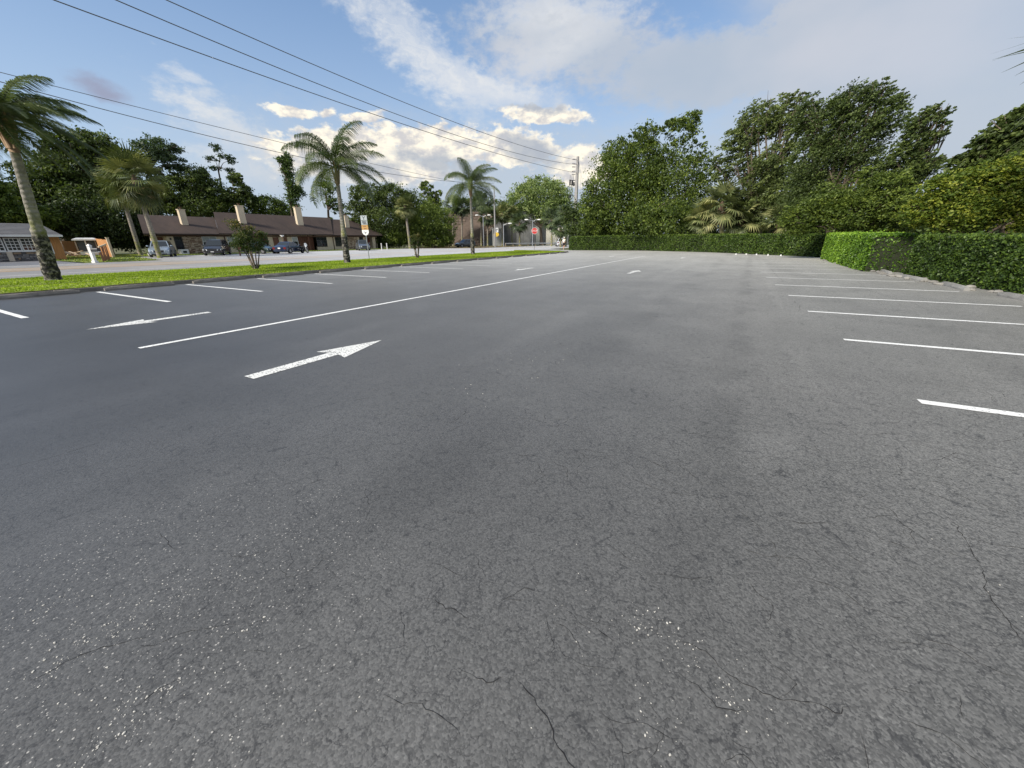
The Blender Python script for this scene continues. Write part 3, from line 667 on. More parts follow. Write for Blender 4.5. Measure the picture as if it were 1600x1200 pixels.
tree('broadleaf_shrub', 'yellow green tree with layered branches behind the nearest hedge', 'tree', on_ground(1500, D),
     [pblob(1480, 300, 50, 32, D), pblob(1440, 330, 36, 26, D), pblob(1510, 330, 60, 36, D), pblob(1560, 300, 50, 42, D), pblob(1590, 260, 40, 24, D), pblob(1535, 280, 40, 26, D), pblob(1620, 310, 50, 60, D)],
     66000, .11, LM_YEL, g1, .14, clump=.18, hollow=.5, wind=wv(1, 0, .1), strandk=.7, bias=.02)
D = 30
tree('broadleaf_tree', 'large dark tree rising at the right edge of the picture above the yellow green one', 'tree', on_ground(1580, D),
     [pblob(1570, 210, 44, 26, D), pblob(1535, 235, 34, 22, D), pblob(1610, 190, 46, 34, D), pblob(1600, 240, 60, 36, D), pblob(1500, 258, 26, 16, D), pblob(1540, 270, 60, 24, D), pblob(1660, 220, 60, 60, D)],
     30000, .2, LM_OAK, g1, .3, clump=.15, hollow=.4, wind=WIND, strandk=.5)
D = 48
tree('understory_shrub', 'dark thicket filling the gap behind the fan palms', 'shrub', on_ground(1190, D+10),
     [pblob(1130, 340, 50, 36, D+18), pblob(1210, 340, 60, 40, D+14), pblob(1290, 345, 60, 36, D), pblob(1400, 340, 80, 40, D-8), pblob(1520, 345, 90, 34, D-16)],
     22000, .3, LM_DARK, g1, .1, hollow=.6, bias=-.1)

# ---- woodland closing the view all round
def woodland():
    n = 150000; az = RNG.uniform(R(-100), R(100), n)+0; d = RNG.uniform(170, 215, n)
    top = 7.5+2.2*np.sin(az*23)+1.6*np.sin(az*61+1)+1.0*np.sin(az*140+2); z = top*(1-RNG.random(n)**1.6*.98)
    a = az-YAW; P = np.stack([np.sin(a)*d, np.cos(a)*d, z], 1); k = (np.abs(P[:, 0]+36) > 11); P = P[k]; n = len(P)
    V = leaves(P, 1.1*RNG.uniform(.5, 1.4, n), aspect=.7); tint = np.clip(.35+.2*np.sin(P[:, 0]*.4)*np.sin(P[:, 1]*.31)+RNG.normal(0, .18, n), 0, 1)
    o = np_mesh('distant_woodland', V, 4, LM_DARK, tint); tag(o, 'low dark line of distant woodland behind everything', 'woodland', kind='stuff')
woodland()
# ---- left side background trees
g2 = 'trees beyond the road'
D = 84
tree('oak_tree', 'large dark oak filling the sky behind the grey roofed house', 'tree', on_ground(95, D),
     [pblob(150, 232, 40, 28, D), pblob(105, 262, 50, 36, D), pblob(60, 280, 44, 36, D), pblob(180, 270, 36, 34, D), pblob(30, 310, 44, 26, D), pblob(130, 310, 70, 30, D), pblob(200, 250, 26, 20, D), pblob(95, 225, 30, 20, D)],
     52000, .37, LM_OAK, g2, .6, clump=.16, hollow=.3, bias=-.05)
tree('oak_tree', 'dark oak at the left edge of the picture, low over the grey house', 'tree', on_ground(-20, D-8),
     [pblob(0, 330, 50, 26, D-8), pblob(-50, 300, 60, 50, D-8), pblob(50, 340, 50, 18, D-8), pblob(-10, 300, 22, 14, D-8)],
     22000, .35, LM_MID, g2, .4, bias=-.12)
tree('understory_shrub', 'black green thicket between the wooden fence and the townhouses', 'shrub', on_ground(170, D-6),
     [pblob(130, 345, 50, 34, D-6), pblob(190, 350, 46, 40, D-6), pblob(90, 350, 40, 24, D-4), pblob(232, 345, 24, 46, D-6)],
     36000, .33, LM_DARK, g2, .2, hollow=.6, bias=-.25)
D = 100
tree('pine_tree', 'tall pine with a lopsided crown left of the skinny pine', 'tree', on_ground(255, D),
     [pblob(240, 228, 24, 14, D, 3), pblob(262, 245, 20, 10, D, 3), pblob(232, 250, 14, 9, D, 2), pblob(272, 262, 15, 8, D, 2), pblob(258, 278, 17, 7, D, 2), pblob(240, 268, 14, 7, D, 2), pblob(268, 232, 12, 8, D, 2)],
     10000, .36, LM_PINE, g2, .24, hollow=.1, trunkh=.85, clump=.17, nb=2)
tree('broadleaf_tree', 'rounded green tree rising behind the left chimney of the townhouses', 'tree', on_ground(300, D),
     [pblob(300, 282, 30, 24, D), pblob(270, 305, 36, 28, D), pblob(330, 305, 32, 26, D), pblob(305, 325, 50, 20, D), pblob(318, 275, 14, 12, D)],
     30000, .38, LM_OAK, g2, .3, hollow=.4, bias=.05)
tree('pine_tree', 'skinny leaning pine with sparse tufts behind the second chimney', 'tree', on_ground(364, D),
     [pblob(340, 232, 9, 8, D, 1), pblob(348, 244, 10, 6, D, 1), pblob(332, 248, 7, 5, D, 1), pblob(362, 252, 7, 6, D, 1), pblob(336, 262, 6, 4, D, 1), pblob(358, 266, 7, 5, D, 1)],
     1500, .36, LM_PINE, g2, .15, hollow=.0, trunkh=.88, clump=.34, nb=1)
tree('broadleaf_tree', 'small leafy tree right of the skinny pine', 'tree', on_ground(372, D-2),
     [pblob(370, 280, 14, 14, D-2), pblob(382, 298, 14, 12, D-2), pblob(366, 305, 14, 14, D-2), pblob(392, 312, 14, 12, D-2)],
     5000, .45, LM_OAK, g2, .2, hollow=.2)
tree('broadleaf_tree', 'row of bushy green treetops over the middle of the brown roof', 'tree', on_ground(420, D),
     [pblob(385, 325, 28, 20, D), pblob(420, 322, 28, 16, D), pblob(445, 330, 18, 10, D), pblob(345, 322, 26, 20, D), pblob(230, 312, 34, 32, D)],
     22000, .35, LM_MID, g2, .25, hollow=.5, bias=-.08)
D = 92
tree('vine_covered_snag', 'leafless trunk wrapped in vines left of the middle queen palm', 'tree', on_ground(464, D),
     [pblob(447, 248, 9, 12, D, 1.), pblob(450, 268, 8, 14, D, 1.), pblob(455, 290, 9, 18, D, 1.), pblob(458, 315, 9, 22, D, 1.), pblob(440, 250, 8, 5, D, 1), pblob(466, 300, 6, 10, D, 1)],
     9000, .32, LM_VINE, g2, .3, hollow=.1, trunkh=.9, clump=.26)
tree('vine_covered_snag', 'thinner vine wrapped trunk behind the middle queen palm', 'tree', on_ground(515, D),
     [pblob(512, 290, 7, 12, D, 1.), pblob(514, 312, 6, 16, D, 1.), pblob(505, 288, 6, 5, D, 1), pblob(520, 296, 6, 6, D, 1), pblob(530, 326, 12, 16, D, 1.5)],
     2600, .4, LM_VINE, g2, .24, hollow=.2, trunkh=.8, clump=.2)
D = 88
tree('broadleaf_tree', 'dark green tree at the right end of the townhouses', 'tree', on_ground(590, D),
     [pblob(580, 312, 26, 26, D), pblob(610, 306, 24, 22, D), pblob(560, 335, 18, 26, D), pblob(600, 345, 40, 30, D), pblob(560, 300, 14, 12, D), pblob(640, 320, 22, 26, D), pblob(590, 372, 34, 14, D)],
     38000, .34, LM_OAK, g2, .35, hollow=.45, bias=-.02)
tree('broadleaf_tree', 'bright green bushy tree behind the round headed palm', 'tree', on_ground(680, D),
     [pblob(660, 345, 34, 34, D), pblob(690, 352, 22, 30, D), pblob(640, 355, 24, 28, D), pblob(620, 370, 30, 18, D), pblob(680, 375, 30, 12, D)],
     32000, .32, LM_MID, g2, .3, hollow=.5, bias=.02)
tree('broadleaf_tree', 'narrow upright tree top standing over the bright green bushy tree', 'tree', on_ground(672, D+6),
     [pblob(668, 298, 12, 14, D+6), pblob(676, 316, 14, 14, D+6), pblob(662, 290, 7, 8, D+6), pblob(684, 302, 6, 7, D+6), pblob(672, 330, 18, 12, D+6)],
     6000, .4, LM_MID, g2, .25, hollow=.2)
D = 118
tree('oak_tree', 'pale green live oak spreading over the overpass wall left of the utility pole', 'tree', on_ground(846, D),
     [pblob(850, 302, 40, 20, D), pblob(815, 312, 30, 20, D), pblob(875, 320, 24, 18, D), pblob(840, 288, 26, 12, D), pblob(800, 325, 22, 16, D), pblob(850, 330, 44, 14, D), pblob(868, 292, 16, 10, D), pblob(822, 292, 14, 8, D)],
     26000, .5, LM_LIGHT, g2, .45, hollow=.35, trunkh=.4)
tree('broadleaf_tree', 'dark tree filling behind the palms at the left of the live oak', 'tree', on_ground(760, D+15),
     [pblob(730, 325, 26, 20, D+15), pblob(775, 330, 26, 20, D+15), pblob(745, 312, 16, 12, D+15), pblob(700, 340, 20, 14, D+15)],
     9000, .55, LM_OAK, g2, .35, hollow=.4)
tree('understory_shrub', 'dark green brush between the white car and the far hedge', 'shrub', on_ground(905, 74),
     [pblob(905, 345, 26, 30, 74), pblob(925, 360, 30, 20, 74), pblob(890, 335, 14, 14, 74)],
     9000, .35, LM_DARK, g2, .2, hollow=.5)

# ------------------------------------------------------------------ palms
def ringed_bark(name, c1, c2, lichen):
    m = bpy.data.materials.new(name); m.use_nodes = True; t = m.node_tree; b = t.nodes['Principled BSDF']
    v = t.nodes.new('ShaderNodeTexCoord').outputs['Object']; sp = t.nodes.new('ShaderNodeSeparateXYZ'); t.links.new(v, sp.inputs[0])
    z = sp.outputs[2]; ring = M(t, 'SINE', M(t, 'MULTIPLY', M(t, 'ADD', z, M(t, 'MULTIPLY', noise(t, v, 3.), .08)), 38.))
    c = mixc(t, mapr(t, ring, .2, 1., 0., .45), c1, c2)
    c = mixc(t, mapr(t, noise(t, v, 6., 5, .7), .45, .62), c, tuple(k*.62 for k in c1))
    foot = mapr(t, M(t, 'ADD', z, M(t, 'MULTIPLY', noise(t, v, 1.3), .5)), 2.15, 1.85)
    moss = M(t, 'MULTIPLY', mapr(t, noise(t, v, 2.4, 5, .7), .42, .58), mapr(t, z, 3.0, 1.6))
    c = mixc(t, moss, c, (.16, .17, .035))
    rot = mixc(t, mapr(t, noise(t, v, 6., 6, .8), .47, .60), (.012, .011, .010), (.24, .22, .18))
    c = mixc(t, M(t, 'MULTIPLY', foot, lichen), c, rot)
    t.links.new(c, b.inputs['Base Color']); b.inputs['Roughness'].default_value = .9
    bp = t.nodes.new('ShaderNodeBump'); bp.inputs['Strength'].default_value = .8; bp.inputs['Distance'].default_value = .03
    t.links.new(M(t, 'ADD', M(t, 'MULTIPLY', ring, .3), noise(t, v, 14., 5, .7)), bp.inputs['Height']); t.links.new(bp.outputs[0], b.inputs['Normal'])
    return m
M_QTRUNK = ringed_bark('queen_palm_trunk', (.30, .275, .24), (.19, .17, .145), 1.)
M_STRUNK = ringed_bark('sabal_trunk', (.27, .235, .19), (.17, .145, .115), 0.)
M_BOOT = mat('palm_boots', (.10, .065, .04), .9, var=.5, vscale=8, bump=.8, bscale=20)
M_SHAFT = mat('crownshaft', (.30, .20, .12), .8, var=.4, vscale=6)
def frond_mesh(L, az, el, droop, wind, nl=46, leaflen=.62, w=.03, rr=random):
    """feather frond: tapering midrib and drooping leaflets. returns leaflet verts and rib points"""
    ca, sa_ = math.cos(az), math.sin(az); out = Vector((ca, sa_, 0)); ribs = []; k = 14; p = Vector((0, 0, 0)); e = el
    for i in range(k+1):
        ribs.append(p.copy()); t = i/k
        e2 = e-droop*t**1.15
        d = out*math.cos(e2)+Vector((0, 0, math.sin(e2))); d += Vector(wind)*(.25+t*.9); d.normalize(); p = p+d*L/k
    V = []; T = []
    for j in range(nl):
        t = .14+.86*(j+.5)/nl; f = t*k; i = min(int(f), k-1); q = ribs[i].lerp(ribs[i+1], f-i); tg = (ribs[i+1]-ribs[i]).normalized()
        side = tg.cross(Vector((0, 0, 1))); side = side.normalized() if side.length > .05 else Vector((sa_, -ca, 0))
        ll = leaflen*(math.sin(math.pi*min(1, .18+t*.82))**.55)*rr.uniform(.8, 1.15)
        for s in (-1, 1):
            d0 = (side*s*.9+tg*.55+Vector((0, 0, rr.uniform(-.1, .35)))+Vector(wind)*.5).normalized()
            d1 = (side*s*.35+tg*.45+Vector((0, 0, -1.0))+Vector(wind)*1.7).normalized()
            a = q; m = a+d0*ll*.45; b = m+d1*ll*.6; wd = (tg.cross(d0)).normalized()*w*.0+tg*w
            V += [a-wd*.5, a+wd*.5, m+wd*.5, m-wd*.5]; V += [m-wd*.5, m+wd*.5, b+wd*.12, b-wd*.12]
            tt = rr.uniform(.2, .8); T += [tt, tt]
    return V, T, ribs
def queen_palm(label, base, top, r0, nf, L, wind, seed, hang=0, spath=None):
    rr = random.Random(seed); r = thing('queen_palm', label, 'palm tree', base, group='queen palms on the grass verge'); top = Vector(top)-Vector(base)
    k = 40; pts = []; rad = []
    for i in range(k+1):
        t = i/k; p = Vector((top.x*t**1.15, top.y*t**1.15, top.z*t)); pts.append(p)
        rad.append(r0*(1.12-.42*t)*(1+.03*math.sin(i*2.3))*(1.22+.06*math.sin(i*5.) if t*top.z < 1.95 else 1)*(1.05 if t < .05 else 1))
    mb = MB(); mb.tube(pts, rad, 16); mb.build('trunk', M_QTRUNK, r, smooth=True, fix=False)
    mb = MB(); mb.tube([top*.985, top+Vector((0, 0, .35)), top+Vector((.02, 0, .75)), top+Vector((.03, 0, 1.25))], [rad[-1]*1.0, rad[-1]*1.25, rad[-1]*.95, rad[-1]*.3], 10)
    for a in range(7):
        th = a*.9+rr.random(); o_ = Vector((math.cos(th), math.sin(th), 0))
        mb.tube([top+Vector((0, 0, .1))+o_*rad[-1]*.8, top+Vector((0, 0, .75))+o_*rad[-1]*1.7, top+Vector((0, 0, 1.35))+o_*rad[-1]*2.3], [.07, .045, .02], 5)
    mb.build('crownshaft', M_SHAFT, r, smooth=True, fix=False)
    heart = top+Vector((0, 0, 1.0))
    for i in range(nf):
        az = i*2.39996+rr.uniform(-.25, .25); q = i/nf
        el = R(78)-R(95)*q**.9+rr.uniform(-.12, .12); dr = R(70)+R(35)*rr.random()
        V, T, ribs = frond_mesh(L*rr.uniform(.85, 1.08), az, el, dr, wind, rr=rr, w=.024, nl=110, leaflen=.86*L/3.6)
        o_ = np_mesh('frond', np.array([tuple(v) for v in V]), 4, LM_PALM, np.clip(np.array(T)*.8+rr.uniform(-.05, .25), 0, 1), r, heart)
        mb = MB(); mb.tube(ribs, [.035*(1-.85*j/14)+.004 for j in range(15)], 5, cap=False); mb.build('rib', mat('frond_rib', (.11, .13, .05), .6), o_, smooth=True, fix=False)
    return r
b1 = Vector((-23.85, 4.88, .03)); t1 = at(4, 190, 23.2)
queen_palm('leaning queen palm at the left edge, fronds blown hard to the right', b1, t1-Vector((0, 0, .9)), .185, 28, 2.55, tuple(Vector((math.cos(YAW+R(18)), math.sin(YAW+R(18)), -.42))*.72), 3)
b2 = Vector((-23.24, 18.45, .03)); t2 = at(524, 262, 29.9)
queen_palm('middle queen palm in front of the brown roofed townhouses, base blackened', b2, t2-Vector((0, 0, 1.0)), .16, 22, 3.6, wv(.22, 0, 0), 5)
b3 = Vector((-24.66, 35.45, .03)); t3 = at(735, 292, 43.5)
queen_palm('farthest and smallest looking queen palm, beside the parked dark SUV', b3, t3-Vector((0, 0, .9)), .155, 20, 3.7, wv(.15, 0, 0), 11)

def fan_verts(L, rr, nb=20, spread=R(210), w=.05, droop=.5):
    """fan leaf in local coordinates: petiole along +x, blades radiating; returns quads"""
    V = []; pl = L*.5; z0 = 0
    V += [(0, -.015, 0), (pl, -.012, .0), (pl, .012, .0), (0, .015, 0)]
    for i in range(nb):
        a = -spread/2+spread*i/(nb-1); bl = L*.62*(.72+.28*math.cos(a*.75))*rr.uniform(.88, 1.1); c, s = math.cos(a), math.sin(a); n = (-s, c)
        fold = .06*((-1)**i)*0
        m = (pl+c*bl*.55, s*bl*.55, .03-droop*.08*abs(s)); e = (pl+c*bl*.97, s*bl*.97, -droop*bl*rr.uniform(.25, .75))
        w2 = w*1.6
        V += [(pl, 0, 0), (m[0]+n[0]*w2/2, m[1]+n[1]*w2/2, m[2]+.012), (m[0], m[1], m[2]+.0), (m[0]-n[0]*w2/2, m[1]-n[1]*w2/2, m[2]+.012)]
        V += [(m[0]+n[0]*w2/2, m[1]+n[1]*w2/2, m[2]), (e[0], e[1], e[2]), (e[0]-n[0]*.004, e[1]-n[1]*.004, e[2]), (m[0]-n[0]*w2/2, m[1]-n[1]*w2/2, m[2])]
    return np.array(V)
def sabal(label, base, top, r0, nf, L, lm, seed, group='cabbage palms', joined=False, dead=6, low=-55, wind=0., name='cabbage_palm', nbl=20, w=.05, trunkm=None):
    rr = random.Random(seed); base = Vector(base); r = thing(name, label, 'palm tree', base, group=group); top = Vector(top)-base
    k = 12; pts = [Vector((top.x*(i/k)**1.3, top.y*(i/k)**1.3, top.z*i/k)) for i in range(k+1)]
    if top.z > .6:
        mb = MB(); mb.tube(pts, [r0*(1.15-.25*i/k+.04*math.sin(i*3.1)) for i in range(k+1)], 10); mb.build('trunk', trunkm or M_STRUNK, r, smooth=True, fix=False)
        mb = MB(); mb.tube([top-Vector((0, 0, .5)), top, top+Vector((0, 0, .5))], [r0*1.2, r0*1.45, r0*.4], 8); mb.build('boots', M_BOOT, r, smooth=True, fix=False)
    allV = []; allT = []
    for i in range(nf+dead):
        dd = i >= nf; az = i*2.39996+rr.uniform(-.3, .3); q = i/max(1, nf)
        el = R(80)+(R(low)-R(80))*min(1, q)**.85 if not dd else R(-70+rr.uniform(-12, 12))
        ll = L*rr.uniform(.85, 1.12)*(1 if not dd else .75)
        V = fan_verts(ll, rr, nb=nbl if not dd else max(7, nbl//2), droop=.45 if not dd else 1.1, w=w)
        Mx = Matrix.Rotation(az, 4, 'Z') @ Matrix.Rotation(-el, 4, 'Y') @ Matrix.Rotation(rr.uniform(-.5, .5), 4, 'X')
        A = np.array(Mx)[:3, :3]; V = V@A.T
        if wind: V[:, :2] += np.array(wv(wind)[:2])*np.linalg.norm(V, axis=1)[:, None]
        tn = np.full(len(V)//4, rr.uniform(.15, .85))+RNG.normal(0, .12, len(V)//4)
        if joined: (allV.append(V+np.array(top)+[0, 0, .15]), allT.append(np.clip(tn*(1 if not dd else .3), 0, 1)))
        else: np_mesh('frond', V, 4, lm if not dd else LM_DEAD, np.clip(tn, 0, 1), r, top+Vector((0, 0, .15)))
    if joined: np_mesh('crown', np.concatenate(allV), 4, lm, np.concatenate(allT), r)
    return r
pb = on_ground(243, 54.5); pt = at(211, 282, 55)
sabal('cabbage palm with a shaggy brown skirt leaning beside the silver blue SUV', (pb.x, pb.y, 0), pt, .20, 40, 2.8, LM_SABO, 21, dead=22, nbl=26, w=.07, low=-75)
pb = on_ground(214, 64); pt = at(188, 296, 64)
sabal('cabbage palm behind and left of the leaning one, its crown lower', (pb.x, pb.y, 0), pt, .20, 36, 2.35, LM_SABO, 22, dead=16, nbl=26, w=.07, low=-75)
pb = on_ground(640, 83); pt = at(633, 325, 83)
sabal('cabbage palm with a round brush head and pale trunk at the roadside', (pb.x, pb.y, 0), pt, .22, 46, 2.2, LM_SABAL, 23, joined=True, dead=14, low=-75, w=.09)
D = 51.5
for i, (px, py, L, s, lab) in enumerate([(1128, 322, 2.7, 31, 'largest fan palm clump behind the far hedge, head highest'), (1098, 345, 2.2, 32, 'low fan palm at the left side of the large fan palm behind the far hedge'), (1158, 345, 2.3, 33, 'low fan palm at the right side of the large fan palm behind the far hedge')]):
    pb = on_ground(px, D+i*.6); pt = at(px, py, D+i*.6)
    sabal(lab, (pb.x, pb.y, 0), pt, .25, 26, L, LM_SABAL, s, group='fan palms behind the hedge', dead=6, name='fan_palm', low=-60, w=.10, nbl=20)
D = 46.5
for i, (px, py, L, s, lab) in enumerate([(1218, 352, 2.0, 34, 'dull green fan palm peeping over the hedge corner'), (1246, 358, 1.7, 35, 'small fan palm right of the one at the hedge corner')]):
    pb = on_ground(px, D); pt = at(px, py, D)
    sabal(lab, (pb.x, pb.y, 0), pt, .2, 24, L, LM_SABAL, s, group='fan palms behind the hedge', dead=3, name='fan_palm', low=-20, w=.07, nbl=20)
far = [(722, 325, 112, 'left'), (752, 318, 114, ''), (762, 340, 108, ''), (785, 335, 110, ''), (800, 338, 112, ''), (812, 350, 106, ''), (708, 322, 112, ''), (862, 345, 100, ''), (884, 338, 90, ''), (896, 352, 82, ''), (876, 358, 86, '')]
flab = ['tallest dark cabbage palm by the brown embankment', 'dark cabbage palm directly behind the farthest queen palm', 'low cabbage palm right of the farthest queen palm', 'cabbage palm over the white and yellow road sign',
        'cabbage palm just right of the white and yellow road sign', 'short cabbage palm with hanging fronds left of the stop sign', 'leftmost dark cabbage palm over the embankment', 'small cabbage palm behind the stop sign, right of the lamp pole',
        'dark cabbage palm behind the white car', 'dark low cabbage palm at the left end of the far hedge', 'short dark cabbage palm left of the hedge end, behind the white car']
for i, (px, py, d, _) in enumerate(far):
    pb = on_ground(px, d); pt = at(px, py, d)
    sabal(flab[i], (pb.x, pb.y, 0), pt, .2, 30, 3.0 if d > 95 else 2.4, LM_SABD if i not in (3, 4) else LM_SABAL, 50+i, joined=True, dead=8, w=.14, nbl=14, group='cabbage palms by the overpass')
# palm whose frond tips reach into the upper right corner
pb = Vector((15.5, 12.2, 0)); pt = at(1832, 112, 19)
sabal('palm mostly out of frame with frond tips in the upper right corner', (pt.x, pt.y, 0), pt, .3, 26, 2.6, LM_SABD, 77, group='cabbage palms', dead=6)

# ---- crape myrtles on the verge
def crape(label, base, px0, H, Wd, seed, n):
    rr = random.Random(seed); r = thing('crape_myrtle', label, 'bush', base, group='crape myrtles on the grass verge')
    mb = MB(); P = []
    for k in range(7):
        a = k*.9+rr.random(); e = Vector((math.cos(a)*Wd*.40, math.sin(a)*Wd*.40, H*rr.uniform(.66, .82))); s = Vector((math.cos(a)*.09, math.sin(a)*.09, 0))
        m = s.lerp(e, .45)+Vector((rr.uniform(-.06, .06), rr.uniform(-.06, .06), .05)); mb.tube([s, m, e], [.045, .03, .014], 6)
        for j in range(5):
            e2 = e+Vector((rr.uniform(-.3, .3)*Wd*.6, rr.uniform(-.3, .3)*Wd*.6, rr.uniform(-.1, .30)*H)); mb.tube([m.lerp(e, .6), e2], [.012, .004], 4); P.append(e2)
        P.append(m.lerp(e, .5))
    mb.build('stems', mat('crape_stem', (.17, .13, .10), .8, var=.3), r, smooth=True, fix=False)
    bl = [(p.x, p.y, p.z, Wd*.2, Wd*.2, H*.11) for p in P if p.z > H*.45]+[(0, 0, .16, .2, .2, .18)]
    Pn, T = crown_pts(bl, n, .3, .1); V = leaves(Pn, .075*RNG.uniform(.6, 1.4, len(Pn)), aspect=.55)
    np_mesh('leaves', V, 4, LM_CRAPE, np.clip(T*.4+.9*np.clip((Pn[:, 2]/H-.72)*2, 0, 1)*RNG.random(len(Pn))+RNG.normal(.1, .12, len(Pn)), 0, 1), r)
crape('multi stemmed crape myrtle bush with reddish tips in front of the dark sedan', (-22.82, 12.17, .03), 400, 2.1, 1.15, 4, 8000)
crape('small narrow crape myrtle on the verge between the middle and far queen palms', (-24.06, 26.24, .03), 652, 1.75, .7, 6, 3600)

# ------------------------------------------------------------------ buildings
M_CREAM = mat('cream_stucco', (.60, .50, .36), .9, var=.18, vscale=1.5, bump=.3, bscale=40)
M_BROOF = mat('brown_roof', (.045, .029, .0225), .9, var=.5, vscale=2.2, bump=.7, bscale=14, stretch=(.35, 1.4, 1))
M_BTRIM = mat('brown_trim', (.10, .055, .035), .8, var=.2)
M_DOOR = mat('brown_door', (.16, .065, .035), .6, var=.2, vscale=5)
M_RDOOR = mat('red_brown_door', (.20, .045, .03), .6, var=.2, vscale=5)
M_GLASS = mat('window_glass', (.018, .022, .025), .08, spec=.8)
M_BLIND = mat('window_blind', (.35, .37, .36), .5, var=.1)
M_WTRIM = mat('white_trim', (.74, .73, .70), .6, var=.06)
M_GROOF = mat('grey_shingle', (.115, .115, .12), .9, var=.3, vscale=9, bump=.5, bscale=30)
M_WOOD = mat('orange_wood', (.46, .215, .075), .8, var=.3, vscale=3, bump=.4, bscale=30, stretch=(3, 3, .5))
M_WOODP = mat('pale_lumber', (.58, .46, .32), .8, var=.25, vscale=6)
M_STONE1 = mat('stone_tan', (.38, .27, .18), .9, var=.3, vscale=6, bump=.7)
M_STONE2 = mat('stone_pale', (.52, .42, .31), .9, var=.3, vscale=6, bump=.7)
M_STONE3 = mat('stone_brown', (.19, .11, .07), .9, var=.3, vscale=6, bump=.7)
M_SGREY = mat('stone_grey', (.27, .25, .235), .9, var=.35, vscale=6, bump=.7)
M_SGREY2 = mat('stone_grey_dark', (.15, .14, .135), .9, var=.35, vscale=6, bump=.7)
M_BLACK = mat('black_metal', (.02, .02, .022), .45)
M_GALV = mat('galvanised', (.38, .39, .40), .45, metal=.6, var=.1)

XB = -62.0
def yb(px, x=XB): return onx(px, 379, x).y
def wallface(mb, x, segs, z0, z1, th=.2, mi=0):
    for y0, y1 in segs: mb.box(x-th, x, y0, y1, z0, z1, mi)
def window(parent, x, y0, y1, z0, z1, panes=2, rows=2, frame=None, glass=None, blind=False, fw=.06, name='window'):
    mb = MB(); frame = frame or M_WTRIM
    mb.box(x-.05, x+.04, y0, y1, z1-fw, z1); mb.box(x-.05, x+.04, y0, y1, z0, z0+fw)
    mb.box(x-.05, x+.04, y0, y0+fw, z0+fw, z1-fw); mb.box(x-.05, x+.04, y1-fw, y1, z0+fw, z1-fw)
    pw = (y1-y0-2*fw)/panes; ph = (z1-z0-2*fw)/rows
    for i in range(1, panes): mb.box(x-.04, x+.03, y0+fw+i*pw-.02, y0+fw+i*pw+.02, z0+fw, z1-fw)
    for j in range(1, rows): mb.box(x-.04, x+.025, y0+fw, y1-fw, z0+fw+j*ph-.02, z0+fw+j*ph+.02)
    w = mb.build(name, frame, parent)
    for i in range(panes):
        for j in range(rows):
            g = MB(); a = y0+fw+i*pw+.01; c = z0+fw+j*ph+.01
            g.box(x-.035, x-.015, a, a+pw-.02, c, c+ph-.02); g.build('pane', (M_BLIND if blind and j == rows-1 else glass or M_GLASS), w)
    return w
def stone_panel(parent, x, y0, y1, z0, z1, mats, sx=.26, sz=.13, name='stonework', seed=0):
    rr = random.Random(seed); mb = MB(); z = z0
    while z < z1-.03:
        h = min(rr.uniform(.7, 1.5)*sz, z1-z); y = y0
        while y < y1-.03:
            w = min(rr.uniform(.5, 1.6)*sx, y1-y); d = rr.uniform(.02, .10); g = .012; j = [rr.uniform(-.02, .02) for _ in range(8)]
            a = [(x, y+g, z+g), (x, y+w-g, z+g), (x, y+w-g, z+h-g), (x, y+g, z+h-g)]
            b_ = [(x+d, y+g+.015+j[0], z+g+.01), (x+d+j[1], y+w-g-.015+j[2], z+g+.01), (x+d, y+w-g-.015+j[3], z+h-g-.01), (x+d+j[4], y+g+.015+j[5], z+h-g-.01)]
            mb.hexa(a, b_, rr.randrange(len(mats))); y += w
        z += h
    o = mb.build(name, mats, parent); o['kind'] = 'stuff'; return o

TH = thing('townhouse_row', 'long one storey cream townhouse row under a dark brown roof with four chimneys', 'building', (XB, yb(228), 0))
off = Vector((XB, yb(228), 0))
class Loc:   # building pieces are given in scene coordinates and shifted to the parent's origin
    def __init__(s, o): s.o = o
def shift_children(root):
    inv = Matrix.Translation(-root.location)
    done = set()
    for o in list(COL.objects):
        if o.parent == root:
            if o.data and o.data.name not in done: o.data.transform(inv); done.add(o.data.name)
            for k in list(COL.objects):
                if k.parent == o and k.data and k.data.name not in done: k.data.transform(inv); done.add(k.data.name)
Y = {p: yb(p) for p in (228, 234, 240, 246, 262, 273, 286, 317, 340, 351, 354, 356, 381, 388, 420, 427, 437, 444, 450, 457, 466, 483, 495, 511, 521, 524, 537, 543, 559, 562, 568, 572, 578, 580, 588, 590)}
EV = 2.5
mb = MB()
wallface(mb, XB, [(Y[262], Y[273]), (Y[340], Y[356]), (Y[381], Y[388]), (Y[420], Y[427]), (Y[437], Y[444]), (Y[450], Y[457]), (Y[511], Y[524]), (Y[537], Y[543]), (Y[559], Y[562]), (Y[568], Y[572])], -.05, EV)
for a, b_, z in ((317, 340, .85), (356, 381, .75), (457, 466, .85), (495, 511, .6), (524, 537, .6), (562, 568, .85), (273, 286, .5)):
    mb.box(XB-.2, XB, Y[a], Y[b_], -.05, z); mb.box(XB-.2, XB, Y[a], Y[b_], 2.15, EV)
mb.box(XB-.25, XB-.05, Y[286], Y[317], -.05, EV); mb.box(XB-.25, XB-.05, Y[543], Y[559], -.05, EV)
mb.box(XB-.9, XB-.8, Y[246], Y[262], -.05, EV); mb.box(XB-.8, XB-.2, Y[262]-.1, Y[262], -.05, EV)
mb.box(XB-.6, XB-.5, Y[388], Y[420], -.05, EV); mb.box(XB-.35, XB-.25, Y[427], Y[437], -.05, EV); mb.box(XB-.35, XB-.25, Y[444], Y[450], -.05, EV)
mb.box(XB-.9, XB-.8, Y[466], Y[495], -.05, EV); mb.box(XB-.9, XB-.8, Y[572], Y[590], -.05, EV)
kb_ = (XB-10.3)/XB
